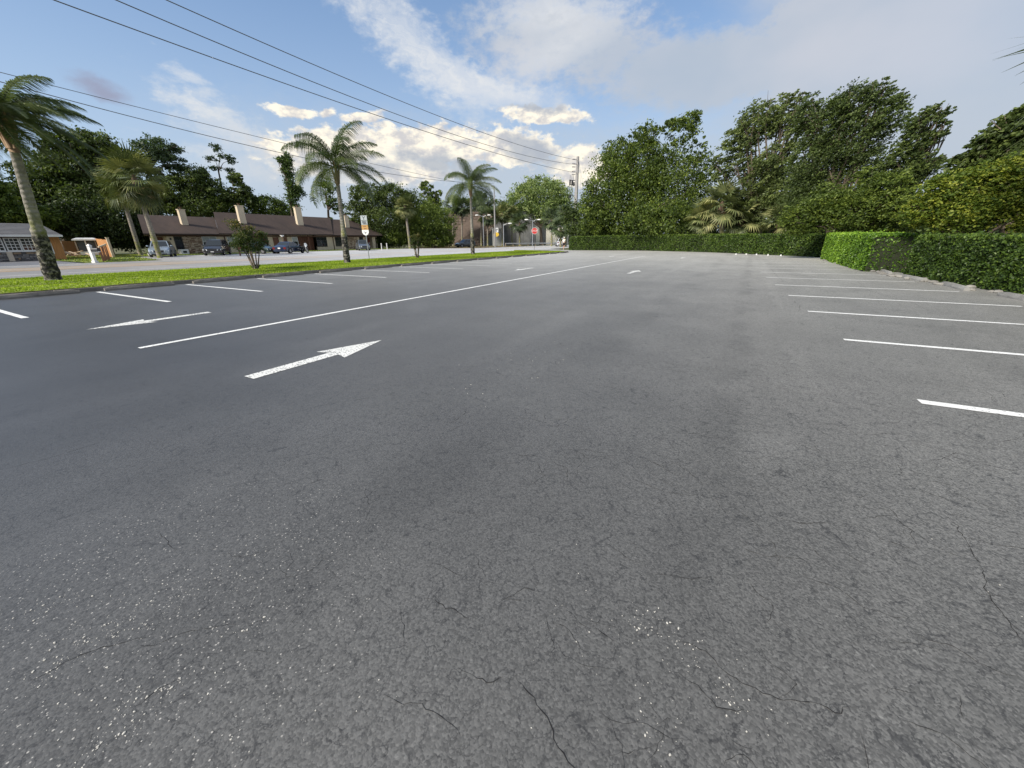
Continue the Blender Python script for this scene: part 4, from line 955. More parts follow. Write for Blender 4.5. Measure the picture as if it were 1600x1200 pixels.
mb.box(XB-10.5, XB-10.3, Y[240]*kb_, Y[588]*kb_, -.05, EV)
for yy in (Y[240], Y[588]):
    a_ = (XB-.9, yy*(XB-.9)/XB); b2_ = (XB-10.3, yy*kb_)
    mb.hexa([(a_[0], a_[1], -.05), (b2_[0], b2_[1], -.05), (b2_[0], b2_[1]+.2, -.05), (a_[0], a_[1]+.2, -.05)], [(a_[0], a_[1], EV), (b2_[0], b2_[1], EV), (b2_[0], b2_[1]+.2, EV), (a_[0], a_[1]+.2, EV)])
# gable triangles are closed by the roof body
mb.build('wall', M_CREAM, TH)
def roof_seg(y0, y1, zr, xr=-67., hip=0., th=.14, lift=0., name='roof', x_e=-61.1, x_b=-73.2):
    mb = MB(); ze = EV+lift; kr, kb = xr/x_e, x_b/x_e      # party lines run back at an angle to the street
    mb.add([(x_e, y0, ze), (x_e, y1, ze), (xr, y1*kr-hip, zr), (xr, y0*kr, zr), (x_b, y1*kb, ze), (x_b, y0*kb, ze),
            (x_e, y0, ze-th), (x_e, y1, ze-th), (x_b, y1*kb, ze-th), (x_b, y0*kb, ze-th)],
           [(0, 1, 2, 3), (3, 2, 4, 5), (1, 4, 2), (0, 3, 5), (6, 7, 1, 0), (8, 9, 5, 4), (7, 8, 4, 1), (9, 6, 0, 5), (6, 9, 8, 7)])
    return mb.build(name, M_BROOF, TH)
zA = onx(240, 336, -67).z; zB = onx(400, 334.5, -67).z; zC = onx(540, 343.5, -67).z
yA0 = Y[228]-.3; yAB = yb(340); yBC = yb(517); yC1 = Y[590]+.6
rA = roof_seg(yA0, yAB-.01, zA, lift=-.02); rB = roof_seg(yAB, yBC, zB, lift=.06); rC = roof_seg(yBC+.01, yC1, zC, hip=2.4, lift=-.02)
for r_ in (rA,): r_['label'] = 'left, slightly lower section of the brown roof'
rB['label'] = 'long raised middle section of the brown roof'; rC['label'] = 'right, lowest section of the brown roof with a sloped end'
def chimney(px0, px1, pyt, pyb_, rf, x=-63.9):
    a = onx((px0+px1)/2, (pyt+pyb_)/2, x).y; hw = (onx(px1, pyb_, x).y-onx(px0, pyb_, x).y)/2; hw = max(hw, .35); zt = onx((px0+px1)/2, pyt, x).z
    a = onx((px0+px1)/2+3, pyb_, x).y
    mb = MB(); mb.box(x-.5, x, a-hw, a+hw, 2.9, zt-.08); mb.box(x-.56, x+.06, a-hw-.06, a+hw+.06, zt-.08, zt); c = mb.build('chimney', M_CREAM, rf)
    mb = MB(); mb.tube([(x-.25, a, zt), (x-.25, a, zt+.22)], .11, 8); mb.box(x-.42, x-.08, a-.17, a+.17, zt+.22, zt+.26); mb.build('flue_cap', M_BTRIM, c if False else rf)
chimney(281, 291, 327, 347, rA); chimney(371, 381, 321, 340, rB); chimney(461, 470, 323.5, 341, rB); chimney(537, 543, 336.5, 351, rC)
# trim under the eaves, downspouts
mb = MB(); mb.box(XB+.02, XB+.12, Y[234], Y[588], EV-.34, EV-.16); mb.build('eave_trim', M_BTRIM, TH)
for p in (352.5, 521, 430.0):
    if p == 430.0: continue
    y = yb(p); mb = MB(); mb.box(XB+.0, XB+.09, y-.05, y+.05, 0, EV-.35); mb.build('downspout', M_BTRIM, TH)
for a, b_, m_ in ((248, 260, M_DOOR), (427.5, 436.5, M_DOOR), (444.5, 449.5, M_DOOR), (573, 578, M_RDOOR)):
    x_ = XB-.78 if a in (248, 573) else XB-.24; y0, y1 = yb(a, x_), yb(b_, x_); mb = MB(); mb.box(x_, x_+.06, y0, y1, 0, 2.08)
    for k in range(3): mb.box(x_+.06, x_+.075, y0+.1, y1-.1, .15+k*.65, .65+k*.65)
    dr = mb.build('door', m_, TH); mb = MB(); mb.ball((x_+.1, y0+.12, 1.0), .04, 6); mb.build('door_knob', M_GALV, dr)
# brown panelled recesses
for a, b_, n_ in ((388, 420, 8), (466, 495, 10)):
    x_ = XB-.5 if a == 388 else XB-.78; y0, y1 = Y[a]+.03, Y[b_]-.03; w = (y1-y0)/n_
    for k in range(n_):
        mb = MB(); mb.box(x_, x_+.05, y0+k*w+.015, y0+(k+1)*w-.015, .1, 2.2); mb.build('wood_panel', M_DOOR, TH)
for p in (240.5, 483, 584):
    y = yb(p); mb = MB(); w_ = .22 if p == 240.5 else (.09 if p == 483 else .35); mb.box(XB-.1, XB+.1 if p != 483 else XB+.05, y-w_, y+w_, 0, EV-.1); mb.build('porch_post', M_CREAM if p != 483 else M_DOOR, TH)
window(TH, XB, Y[273], Y[286], .5, 2.15, 1, 1, mat('dark_frame', (.05, .045, .04), .6))
window(TH, XB, Y[317], Y[340], .85, 2.15, 2, 2, blind=True); window(TH, XB, Y[356], Y[381], .75, 2.15, 2, 2, blind=True)
window(TH, XB, Y[457], Y[466], .85, 2.15, 1, 2, blind=True); window(TH, XB, Y[495], Y[511], .6, 2.15, 3, 3, mat('dark_frame', (.05, .045, .04), .6))
window(TH, XB, Y[524], Y[537], .6, 2.15, 2, 3, mat('dark_frame', (.05, .045, .04), .6)); window(TH, XB, Y[562], Y[568], .85, 2.15, 1, 2, mat('dark_frame', (.05, .045, .04), .6))
stone_panel(TH, XB-.05, Y[286]+.02, Y[317]-.02, 0, EV-.15, [M_STONE1, M_STONE2, M_STONE3], seed=3)
stone_panel(TH, XB-.05, Y[543]+.02, Y[559]-.02, 0, EV-.15, [M_STONE1, M_STONE2, M_STONE3], seed=4)
mb = MB(); y = yb(268); mb.box(XB, XB+.1, y-.07, y+.07, 1.75, 2.0); mb.build('wall_lamp', M_BLACK, TH)
shift_children(TH)
def ac_unit(px, label):
    y = yb(px, -61.2); r = thing('air_conditioner', label, 'air conditioner', (-61.2, y, .02))
    mb = MB(); mb.box(-.35, .35, -.42, .42, 0, .62); mb.build('casing', M_WTRIM, r)
    mb = MB(); mb.box(.352, .36, -.2, .2, .2, .45); mb.build('grille', M_BLACK, r)
ac_unit(283, 'white air conditioner box on the ground beside the left stone panel')

# grey roofed house at the left edge
GX = -56.
def yg(px, py=382): return onx(px, py, GX).y
GH = thing('grey_roofed_house', 'low house with grey shingle roof, white windows and stone base at the left edge', 'building', (GX, yg(97), 0))
mb = MB(); y1 = yg(96); y0 = -9.
wS, wE = yg(9)-.05, yg(59)
mb.box(GX-.25, GX, y0, wS-1.6, .78, 2.1); mb.box(GX-.25, GX, wE+.12, yg(71), .78, 2.1); mb.box(GX-.25, GX-.02, y0, y1, 1.96, 2.3)
mb.box(GX-9, GX-8.8, y0, y1, 0, 2.3); mb.box(GX-9, GX-.25, y0, y0+.2, 0, 2.3)
mb.build('wall', mat('taupe_siding', (.16, .12, .10), .8, var=.2), GH)
mb = MB(); mb.box(GX-.25, GX-.06, y0, yg(62, 398), -.02, .78); mb.build('base_wall', M_SGREY2, GH)
stone_panel(GH, GX-.06, 6.5, yg(62, 398), 0, .76, [M_SGREY, M_SGREY2, M_STONE1], .34, .13, seed=8)
mb = MB(); mb.box(GX, GX+.16, yg(11, 399), yg(20, 399), 0, .80)
for k in range(5): mb.box(GX+.16, GX+.18, yg(11, 399)+.03, yg(20, 399)-.03, .03+k*.155, .15+k*.155)
mb.build('pier', mat('pale_stone', (.62, .53, .42), .8, var=.2), GH)
mb = MB(); mb.box(GX-.02, GX+.14, wS-1.6, wE+.1, .76, .84); mb.build('window_ledge', M_WTRIM, GH)
ww = (wE-wS-.1)/2
for k in range(-2, 2): window(GH, GX+.02, wS+k*ww+(.0 if k >= 0 else -.05), wS+(k+1)*ww-(.03 if k >= 0 else .08), .84, 1.94, 3, 4, fw=.075)
# wood clad end with narrow window
yw0 = yg(64, 385); n_ = 9; w = (y1-yw0)/n_
for k in range(n_):
    mb = MB(); mb.box(GX-.02, GX+.04, yw0+k*w+.006, yw0+(k+1)*w-.006, .05, 2.05); mb.build('wood_board', M_WOOD, GH)
mb = MB(); mb.box(GX-9, GX-.1, y1-.12, y1-.0, 0, 2.3); mb.build('side_wall', M_WOOD, GH)
window(GH, GX+.07, yg(73), yg(80), .55, 1.85, 1, 2, fw=.07)
zr = onx(80, 350.5, GX-4.5).z; mb = MB(); x_e = GX+.75; yr = onx(97, 367, x_e).y; ze = onx(50, 367.5, x_e).z
mb.add([(x_e, y0, ze), (x_e, yr, ze), (GX-4.5, yr-.2, zr), (GX-4.5, y0, zr), (GX-9.6, yr, ze), (GX-9.6, y0, ze), (x_e, y0, ze-.1), (x_e, yr, ze-.1), (GX-9.6, yr, ze-.1), (GX-9.6, y0, ze-.1)],
       [(0, 1, 2, 3), (3, 2, 4, 5), (6, 7, 1, 0), (8, 9, 5, 4), (7, 8, 4, 2, 1), (9, 6, 0, 3, 5), (6, 9, 8, 7)]); rf = mb.build('roof', M_GROOF, GH)
for k in range(9):    # shingle courses stand proud of one another
    t0 = k/9; mb = MB(); a = Vector((x_e, 0, ze)).lerp(Vector((GX-4.5, 0, zr)), t0); b_ = Vector((x_e, 0, ze)).lerp(Vector((GX-4.5, 0, zr)), t0+1/9)
    mb.add([(a.x, y0, a.z+.05), (a.x, yr-.02, a.z+.05), (b_.x, yr-.04, b_.z+.015), (b_.x, y0, b_.z+.015), (a.x, y0, a.z), (a.x, yr-.02, a.z)], [(0, 1, 2, 3), (4, 5, 1, 0)]); mb.build('shingle_course', M_GROOF, rf)
mb = MB(); mb.box(x_e+.005, x_e+.06, y0, yr, ze-.13, ze+.03); mb.build('fascia', M_WTRIM, GH)
mb = MB(); mb.add([(GX-.3, y1+.02, 2.1), (GX-4.5, y1+.02, zr-.15), (GX-8.8, y1+.02, 2.1)], [(0, 1, 2)]); mb.build('gable', M_DOOR, GH, fix=False)
shift_children(GH)

def boards(name, label, cat, p0, p1, h0, h1, n, w_gap=.01, m=M_WOOD, rail=True, posts=0, board='board', top_jit=0., lean=0.):
    p0 = Vector((p0[0], p0[1], 0)); p1 = Vector((p1[0], p1[1], 0)); r = thing(name, label, cat, p0); d = (p1-p0); L = d.length; d.normalize(); nn = Vector((-d.y, d.x, 0)); w = L/n
    for k in range(n):
        a = d*(k*w+w_gap/2); b_ = d*((k+1)*w-w_gap/2); h = h0+(h1-h0)*k/n+random.uniform(-top_jit, top_jit); up = Vector((lean*random.uniform(-1, 1), lean*random.uniform(-1, 1), h))
        mb = MB(); mb.hexa([a-nn*.01, b_-nn*.01, b_+nn*.01, a+nn*.01], [a-nn*.01+up, b_-nn*.01+up, b_+nn*.01+up, a+nn*.01+up]); mb.build(board, m, r)
    if rail:
        for f in (.25, .8):
            mb = MB(); mb.hexa([nn*.015+Vector((0, 0, h0*f)), d*L+nn*.015+Vector((0, 0, h1*f)), d*L+nn*.055+Vector((0, 0, h1*f)), nn*.055+Vector((0, 0, h0*f))],
                               [nn*.015+Vector((0, 0, h0*f+.09)), d*L+nn*.015+Vector((0, 0, h1*f+.09)), d*L+nn*.055+Vector((0, 0, h1*f+.09)), nn*.055+Vector((0, 0, h0*f+.09))]); mb.build('rail', m, r)
    return r
f0, f1 = on_ground(97, 76), on_ground(119, 77)
boards('wooden_fence', 'orange board fence between the grey roofed house and the shed', 'fence', f0, f1, 1.75, 1.7, 24)
f0, f1 = on_ground(149, 74), on_ground(170, 60)
boards('wooden_fence', 'orange board fence running from the shed towards the road', 'fence', f0, f1, 2.0, 1.75, 40, top_jit=.04)
r = thing('gate_post', 'pale post at the roadside end of the orange board fence', 'post', f1); mb = MB(); mb.box(-.1, .1, -.1, .1, 0, 1.95); mb.box(-.13, .13, -.13, .13, 1.95, 2.0); mb.build('post', M_WOODP, r)
# shed
sp_ = on_ground(134, 72); SH = thing('garden_shed', 'small open dark shed with white roof edge and posts behind the white mailbox post', 'shed', sp_, YAW+R(38))
ws = (at(152, 380, 72)-at(118, 380, 72)).length/2; hs = at(134, 373, 72).z
mb = MB(); mb.box(-ws, ws, .02, 1.8, 0, .02); mb.box(-ws, ws, 1.7, 1.8, .02, hs-.2); mb.box(-ws, -ws+.08, .1, 1.7, .02, hs-.2); mb.box(ws-.08, ws, .1, 1.7, .02, hs-.2); mb.build('wall', mat('dark_siding', (.10, .11, .12), .8), SH)
mb = MB(); mb.box(-ws-.15, ws+.15, -.3, 2., hs-.2, hs-.05); mb.hexa([(-ws-.1, -.25, hs-.05), (ws+.1, -.25, hs-.05), (ws+.1, 1.9, hs-.05), (-ws-.1, 1.9, hs-.05)], [(-ws+.2, .3, hs+.12), (ws-.2, .3, hs+.12), (ws-.2, 1.4, hs+.12), (-ws+.2, 1.4, hs+.12)]); mb.build('roof', M_WTRIM, SH)
for xx in (-ws, -.06, ws-.12): mb = MB(); mb.box(xx, xx+.12, -.12, -.0, 0, hs-.2); mb.build('post', M_WTRIM if xx == -.06 else mat('weathered_wood', (.30, .24, .18), .85, var=.3), SH)
for xx in (-ws+.15, .1):
    for k in range(9): mb = MB(); mb.box(xx, xx+ws-.3, .05, .07, .55+k*.16, .67+k*.16); mb.build('slat', mat('dark_siding', (.10, .11, .12), .8), SH)
mb = MB(); mb.box(-ws+.13, ws-.13, -.06, -.02, .12, .5); mb.build('skirt_board', M_WTRIM, SH)
# picket fence piece, mailbox
a_, b2_ = gnd(152, 409), gnd(163, 405)
a_ = on_ground(150.5, 47); b2_ = on_ground(164, 53)
pf = boards('picket_fence', 'short run of reddish brown pickets with a pale top rail beside the mailbox', 'fence', a_, b2_, 1.12, 1.3, 8, .14, mat('red_picket', (.30, .115, .06), .8, var=.3), rail=False, board='picket', lean=.06)
dv = (b2_-a_); L = dv.length; dv.normalize(); mb = MB(); mb.hexa([Vector((0, 0, 1.1)), dv*L+Vector((0, 0, 1.28)), dv*L+Vector((.06, .06, 1.28)), Vector((.06, .06, 1.1))], [Vector((0, 0, 1.2)), dv*L+Vector((0, 0, 1.4)), dv*L+Vector((.06, .06, 1.4)), Vector((.06, .06, 1.2))]); mb.build('top_rail', M_WOODP, pf)
mp_ = on_ground(137.5, 45.5); MBX = thing('mailbox', 'white post with a dark mailbox across the road by the driveway', 'mailbox', mp_, YAW)
mb = MB(); mb.box(-.10, .10, -.10, .10, 0, 1.25); mb.box(-.14, .14, -.14, .14, 0, .14); mb.hexa([(-.13, -.13, 1.25), (.13, -.13, 1.25), (.13, .13, 1.25), (-.13, .13, 1.25)], [(-.02, -.02, 1.38), (.02, -.02, 1.38), (.02, .02, 1.38), (-.02, .02, 1.38)]); mb.build('post', M_WTRIM, MBX)
mb = MB(); prof = [(-.12, .82), (-.12, .98)]+[(-.12*math.cos(t_), .98+.11*math.sin(t_)) for t_ in np.linspace(.3, 2.84, 6)]+[(.12, .98), (.12, .82)]
mb.hexa([(.11, y_*1., z_) for y_, z_ in prof], [(.62, y_, z_) for y_, z_ in prof]); mb.build('letter_box', M_BLACK, MBX)
mb = MB(); mb.box(.6, .66, -.1, .1, .80, .84); mb.box(.11, .6, -.05, .05, .76, .815); mb.build('bracket', M_WTRIM, MBX)
c0 = on_ground(371, 55); MC = thing('mailbox', 'brown cluster of three mailboxes on a forked post left of the crape myrtle', 'mailbox', c0, YAW+R(30))
mb = MB(); mb.box(-.07, .07, -.07, .07, 0, 1.0); mb.tube([(0, 0, .7), (-.42, 0, 1.12)], .05, 5); mb.tube([(0, 0, .7), (.42, 0, 1.12)], .05, 5); mb.box(-.75, .75, -.18, .18, 1.1, 1.15); mb.build('post', M_DOOR, MC)
for k in range(3):
    xx = -.5+k*.5; mb = MB(); pr = [(xx-.18, 1.155), (xx-.18, 1.33), (xx-.1, 1.42), (xx+.1, 1.42), (xx+.18, 1.33), (xx+.18, 1.155)]; mb.hexa([(a, -.24, z_) for a, z_ in pr], [(a, .24, z_) for a, z_ in pr]); mb.build('letter_box', M_BLACK, MC)
# lumber heap
lp = on_ground(103, 66); rr_ = random.Random(5); LH = tag(thing('lumber_heap', 'heap of pale broken lumber lying against the orange board fence', 'lumber heap', lp))
for k in range(22):
    a = rr_.uniform(0, 3.1); l_ = rr_.uniform(.5, 1.6); c = Vector((rr_.gauss(0, .6), rr_.gauss(0, .6), 0)); h_ = rr_.uniform(.03, .5); d_ = Vector((math.cos(a), math.sin(a), rr_.uniform(-.3, .3)))*l_/2; n2_ = Vector((-d_.y, d_.x, 0)).normalized()*.07; c.z = max(.05+abs(d_.z), h_)
    mb = MB(); mb.hexa([c-d_-n2_, c+d_-n2_, c+d_+n2_, c-d_+n2_], [c-d_-n2_+Vector((0, 0, .04)), c+d_-n2_+Vector((0, 0, .04)), c+d_+n2_+Vector((0, 0, .04)), c-d_+n2_+Vector((0, 0, .04))]); mb.build('plank', M_WOODP, LH)
# little things by the townhouses
def planter(px, d, label, c):
    r = thing('flower_pot', label, 'flower pot', on_ground(px, d)); mb = MB(); mb.tube([(0, 0, 0), (0, 0, .32)], [.16, .24], 10); mb.build('pot', c, r)
    P = RNG.normal(size=(160, 3))*[.16, .16, .14]+[0, 0, .5]; np_mesh('plant', leaves(P, .12*RNG.uniform(.6, 1.3, 160)), 4, LM_MID, RNG.uniform(.3, 1, 160), r)
planter(229, 62, 'white flower pot left of the silver blue SUV', M_WTRIM); planter(268, 65, 'terracotta flower pot by the left townhouse door', mat('terracotta', (.35, .14, .07), .8))
for px, d, lab in ((595.5, 74, 'left of two short white posts past the right end of the townhouses'), (604, 76, 'right of two short white posts past the right end of the townhouses')):
    r = thing('marker_post', lab, 'post', on_ground(px, d), group='short white marker posts'); mb = MB(); mb.tube([(0, 0, 0), (0, 0, .95)], .07, 8); mb.build('post', M_WTRIM, r); mb = MB(); mb.ball((0, 0, 1.0), .09, 8); mb.build('cap', M_WTRIM, r)
lp_ = on_ground(443, 66); r = thing('yard_lamp', 'thin yard lamp post with a pale head between the two brown doors', 'lamp', lp_)
mb = MB(); mb.tube([(0, 0, 0), (0, 0, 2.1)], .04, 6); mb.build('post', M_DOOR, r); mb = MB(); mb.hexa([(-.1, -.1, 2.1), (.1, -.1, 2.1), (.1, .1, 2.1), (-.1, .1, 2.1)], [(-.2, -.2, 2.32), (.2, -.2, 2.32), (.2, .2, 2.32), (-.2, .2, 2.32)]); mb.build('lamp_head', M_WTRIM, r)

# ------------------------------------------------------------------ overpass
EM = thing('overpass_embankment', 'brown sloping block paved embankment of the overpass behind the dark SUV', 'embankment', on_ground(712, 116))
M_EMB = mat('brown_slope_paving', (.15, .11, .08), .9, var=.4, vscale=1.2, bump=.8, bscale=8); M_EMB2 = mat('brown_slope_paving_dark', (.11, .08, .06), .9, var=.4, vscale=1.2, bump=.8, bscale=8)
E0 = on_ground(700, 112); E1 = on_ground(752, 116); Et0 = at(700, 327, 124); Et1 = at(786, 334, 124); o_ = EM.location
rows, cols = 12, 14
for i in range(rows):
    for j in range(cols):
        def P_(a, b_):
            lo = E0.lerp(E1, a); hi = Et0.lerp(Et1, a); return lo.lerp(hi, b_)-o_
        a0, a1, b0, b1_ = j/cols+.004, (j+1)/cols-.004, i/rows+.01, (i+1)/rows-.012; nz = Vector((.02, -.05, .05))*random.uniform(.6, 2.0)
        mb = MB(); q = [P_(a0, b0), P_(a1, b0), P_(a1, b1_), P_(a0, b1_)]; mb.hexa([k-Vector((0, 0, .25)) for k in q], [k+nz for k in q]); mb.build('paving_block', random.choice([M_EMB, M_EMB, M_EMB2]), EM)
mb = MB(); nd = Vector((-.3, .6, -.2))*.4; q = [P_(0, 0) for _ in range(1)]
mb.add([E0-o_+nd, E1-o_+nd, Et1-o_+nd, Et0-o_+nd], [(0, 1, 2, 3)]); mb.build('backing', M_EMB2, EM, fix=False)
OW = thing('overpass_wall', 'long grey and white concrete overpass wall beyond the road and guardrail', 'wall', on_ground(745, 122))
o_ = OW.location
def panel(px0, px1, pyt, d0, d1, m, name='wall_panel', th=.4, pyt2=None, z0=-.05):
    a = on_ground(px0, d0)-o_; b_ = on_ground(px1, d1)-o_; ht0 = at(px0, pyt, d0).z; ht1 = at(px1, pyt2 or pyt, d1).z; d_ = (b_-a).normalized(); n_ = Vector((-d_.y, d_.x, 0))*th; a = a+d_*.03; b_ = b_-d_*.03
    mb = MB(); z0v = Vector((0, 0, z0)); mb.hexa([a+z0v, b_+z0v, b_+n_+z0v, a+n_+z0v], [a+Vector((0, 0, ht0)), b_+Vector((0, 0, ht1)), b_+n_+Vector((0, 0, ht1)), a+n_+Vector((0, 0, ht0))]); return mb.build(name, m, OW)
M_WALLG = mat('overpass_grey', (.30, .30, .29), .9, var=.4, vscale=.8); M_WALLD = mat('overpass_dark', (.13, .13, .13), .9, var=.4, vscale=.8); M_WALLW = mat('overpass_white', (.66, .63, .54), .9, var=.3, vscale=.5)
panel(744, 757, 372, 118, 119, M_WALLG, pyt2=364); panel(757, 771, 364, 119, 120, M_WALLG, pyt2=355)
panel(771, 785, 357, 112, 112.5, M_WALLG, 'pillar', 1.2)
for k in range(4): panel(785+k*11, 796+k*11, 352+k*-1, 124+k, 125+k, M_WALLD if k < 2 else M_WALLG)
for k in range(3): panel(829+k*8, 837+k*8, 350, 130+k, 131+k, [M_WALLG, M_WALLW, M_WALLD][k])
for k in range(4): panel(852+k*9, 861+k*9, 347+k*3, 133, 133, M_WALLW, pyt2=350+k*3)
panel(700, 900, 326, 150, 152, M_WALLD, 'bridge_deck', 8, z0=4.6)
# guardrail
a = on_ground(790, 104); b_ = on_ground(872, 108); GR = thing('guardrail', 'low grey guardrail on posts along the far side of the road', 'guardrail', a); d_ = b_-a; L = d_.length; d_.normalize(); n_ = Vector((-d_.y, d_.x, 0))
mb = MB(); pr = [(0, .45), (.05, .50), (.0, .57), (.05, .64), (0, .72)]
for (u0, z0), (u1, z1) in zip(pr, pr[1:]): mb.quad(-n_*u0+Vector((0, 0, z0)), d_*L-n_*u0+Vector((0, 0, z0)), d_*L-n_*u1+Vector((0, 0, z1)), -n_*u1+Vector((0, 0, z1)))
mb.build('rail', M_GALV, GR, fix=False)
for k in range(int(L/2)+1): mb = MB(); c = d_*(k*2)+n_*.1; mb.box(c.x-.07, c.x+.07, c.y-.07, c.y+.07, 0, .7); mb.build('post', mat('weathered_wood', (.30, .24, .18), .85, var=.3), GR)

# ------------------------------------------------------------------ poles, wires, signs
M_POLE = mat('concrete_pole', (.27, .26, .25), .8, var=.2, vscale=3)
RT = Vector((math.cos(YAW), math.sin(YAW), 0))
PB = Vector((-31, 82, 0)); PZ = onx(906, 246, -31).z
UP = thing('utility_pole', 'tall grey utility pole with stacked insulator arms and equipment behind the far hedge', 'utility pole', PB)
mb = MB(); mb.hexa([(-.36, -.36, 0), (.36, -.36, 0), (.36, .36, 0), (-.36, .36, 0)], [(-.20, -.20, PZ), (.20, -.20, PZ), (.20, .20, PZ), (-.20, .20, PZ)]); mb.build('pole', M_POLE, UP)
def zpx(py): return onx(905, py, -31).z
for py in (250, 257, 262, 269, 274):
    z = zpx(py); e = RT*-1.05+Vector((0, 0, z+.05)); mb = MB(); mb.tube([RT*-.2+Vector((0, 0, z)), e], .05, 6); mb.build('insulator_arm', M_GALV, UP)
    mb = MB()
    for k in range(5): mb.tube([e*1+RT*(.12*k)+Vector((0, 0, -.04)), e+RT*(.12*k+.05)+Vector((0, 0, -.04))], .11, 8)
    mb.build('insulator', mat('insulator_grey', (.22, .2, .2), .4), UP)
for py, ln in ((283, 1.5), (290, 1.5), (307, 1.3)):
    z = zpx(py); mb = MB(); c = RT*-.75; mb.tube([RT*-.2+Vector((0, 0, z)), RT*-ln+Vector((0, 0, z))], .07, 6); mb.build('equipment_arm', M_BLACK, UP)
for k, (u, py0, py1) in enumerate(((-.9, 283, 291), (-1.35, 282, 290), (-.55, 286, 292), (-1.2, 305, 310))):
    mb = MB(); mb.tube([RT*u+Vector((0, 0, zpx(py1))), RT*u+Vector((0, 0, zpx(py0)))], .17, 8); mb.build('switch_can', M_BLACK, UP)
for u in (-.7, -1.0, -1.35): mb = MB(); mb.tube([RT*u+Vector((0, 0, zpx(320))), RT*(u-.12)+Vector((0, 0, zpx(300))), RT*u+Vector((0, 0, zpx(275)))], .035, 5); mb.build('cable', M_BLACK, UP)
for u in (.75, 1.1): mb = MB(); mb.tube([RT*.2+Vector((0, 0, zpx(252))), RT*u+Vector((0, 0, zpx(284))), RT*(u+.3)+Vector((0, 0, zpx(310)))], .02, 4); mb.build('down_wire', M_GALV, UP)
p2 = copy_tree(UP); p2.location = (-31, -22, 0); p2['label'] = 'utility pole outside the picture that carries the near ends of the wires'
p2.name = 'utility_pole.001'; UP['group'] = p2['group'] = 'utility poles along the road'
def wire(label, pts, x, y0, y1, r=.028, grp='overhead wires'):
    (a, za), (b_, zb), (c, zc) = pts; co = np.polyfit([a, b_, c], [za, zb, zc], 2); P = [(x, y, float(np.polyval(co, y))) for y in np.linspace(y0, y1, 60)]
    mb = MB(); o0 = P[0]; mb.tube([(q[0]-o0[0], q[1]-o0[1], q[2]-o0[2]) for q in P], r, 5); o = mb.build('overhead_wire', mat('wire', (.09, .09, .09), .6), None, o0, smooth=True, fix=False); tag(o, label, 'wire', grp); return o
def wp3(x, *p): return [(onx(*q, x).y, onx(*q, x).z) for q in p]
wire('lowest of the three high wires sloping from the top left corner to the utility pole', wp3(-31, (84, 0), (612, 188), (900, 270)), -31, -22, 82)
wire('middle of the three high wires sloping across the sky to the utility pole', wp3(-31, (181, 0), (700, 207), (900, 257)), -31, -22, 82)
wire('topmost of the three high wires sloping across the sky to the utility pole', wp3(-31, (260, 0), (687, 182), (900, 250)), -31, -22, 82)
wire('upper of the two low wires passing behind the palm crowns on the left', wp3(-45, (75, 132), (437, 222), (781, 297)), -45, -22, 73, .022)
wire('lower of the two low wires passing behind the palm crowns on the left', wp3(-45, (90, 152), (431, 237), (700, 283)), -45, -22, 73, .028)
r = thing('wooden_utility_pole', 'slim pole among the cabbage palms where the two low wires end', 'utility pole', (-45, 73, 0)); mb = MB(); mb.tube([(0, 0, 0), (0, 0, 11.6)], [.17, .11], 8); mb.build('pole', M_POLE, r)
mb = MB(); mb.tube([(0, -.1, 10.2), (0, -.1, 11.3)], .06, 6); mb.build('insulator', M_GALV, r)
def lamp_pole(label, px, d, pyt, armdir, twin=False, headz=None):
    b = on_ground(px, d); h = at(px, pyt, d).z; r = thing('street_lamp', label, 'street lamp', b, group='street lamps by the overpass'); mb = MB(); mb.tube([(0, 0, 0), (0, 0, h)], [.13, .09], 8); mb.build('pole', M_GALV, r)
    for s in ([-1, 1] if twin else [armdir]):
        e = RT*s*1.3+Vector((0, 0, h+.1)); mb = MB(); mb.tube([(0, 0, h-.3), RT*s*.7+Vector((0, 0, h+.05)), e], .06, 6); mb.build('arm', M_GALV, r)
        mb = MB(); c = RT*s*1.5; mb.ball((c.x, c.y, h+.1), (.55, .35, .16), 10); mb.build('lamp_head', M_WTRIM, r)
lamp_pole('grey lamp pole with white lamp heads above the stop sign', 832, 100, 344, 1, True)
lamp_pole('slim lamp pole with a white head beside the farthest queen palm', 756, 104, 337, -1, True)
lamp_pole('curved pale lamp pole right of the white and yellow road sign', 787, 96, 350, 1)

def text_mesh(s, size, name='lettering'):
    cu = bpy.data.curves.new(name, 'FONT'); cu.body = s; cu.size = size; cu.align_x = 'CENTER'; cu.align_y = 'CENTER'; cu.extrude = .002
    o = bpy.data.objects.new(name, cu); COL.objects.link(o); dg = bpy.context.evaluated_depsgraph_get(); me = bpy.data.meshes.new_from_object(o.evaluated_get(dg)); bpy.data.objects.remove(o); return me
M_RED = mat('sign_red', (.55, .035, .03), .4); M_SW = mat('sign_white', (.78, .78, .76), .4); M_SY = mat('sign_yellow', (.75, .50, .06), .4); M_SO = mat('sign_orange', (.50, .29, .10), .4, var=.15); M_SG = mat('sign_grey', (.42, .46, .48), .4, var=.06); M_INK = mat('sign_ink', (.03, .035, .05), .5)
sb = Vector((-26.4, 53.7, .02)); yaw_s = math.atan2(sb.y, sb.x)-math.pi/2+R(4)
ST = thing('stop_sign', 'red octagonal STOP sign on a thin post at the end of the grass verge', 'sign', sb, yaw_s)
mb = MB(); mb.box(-.025, .025, -.0, .05, 0, 3.0); mb.build('post', mat('dark_post', (.10, .09, .08), .7), ST)
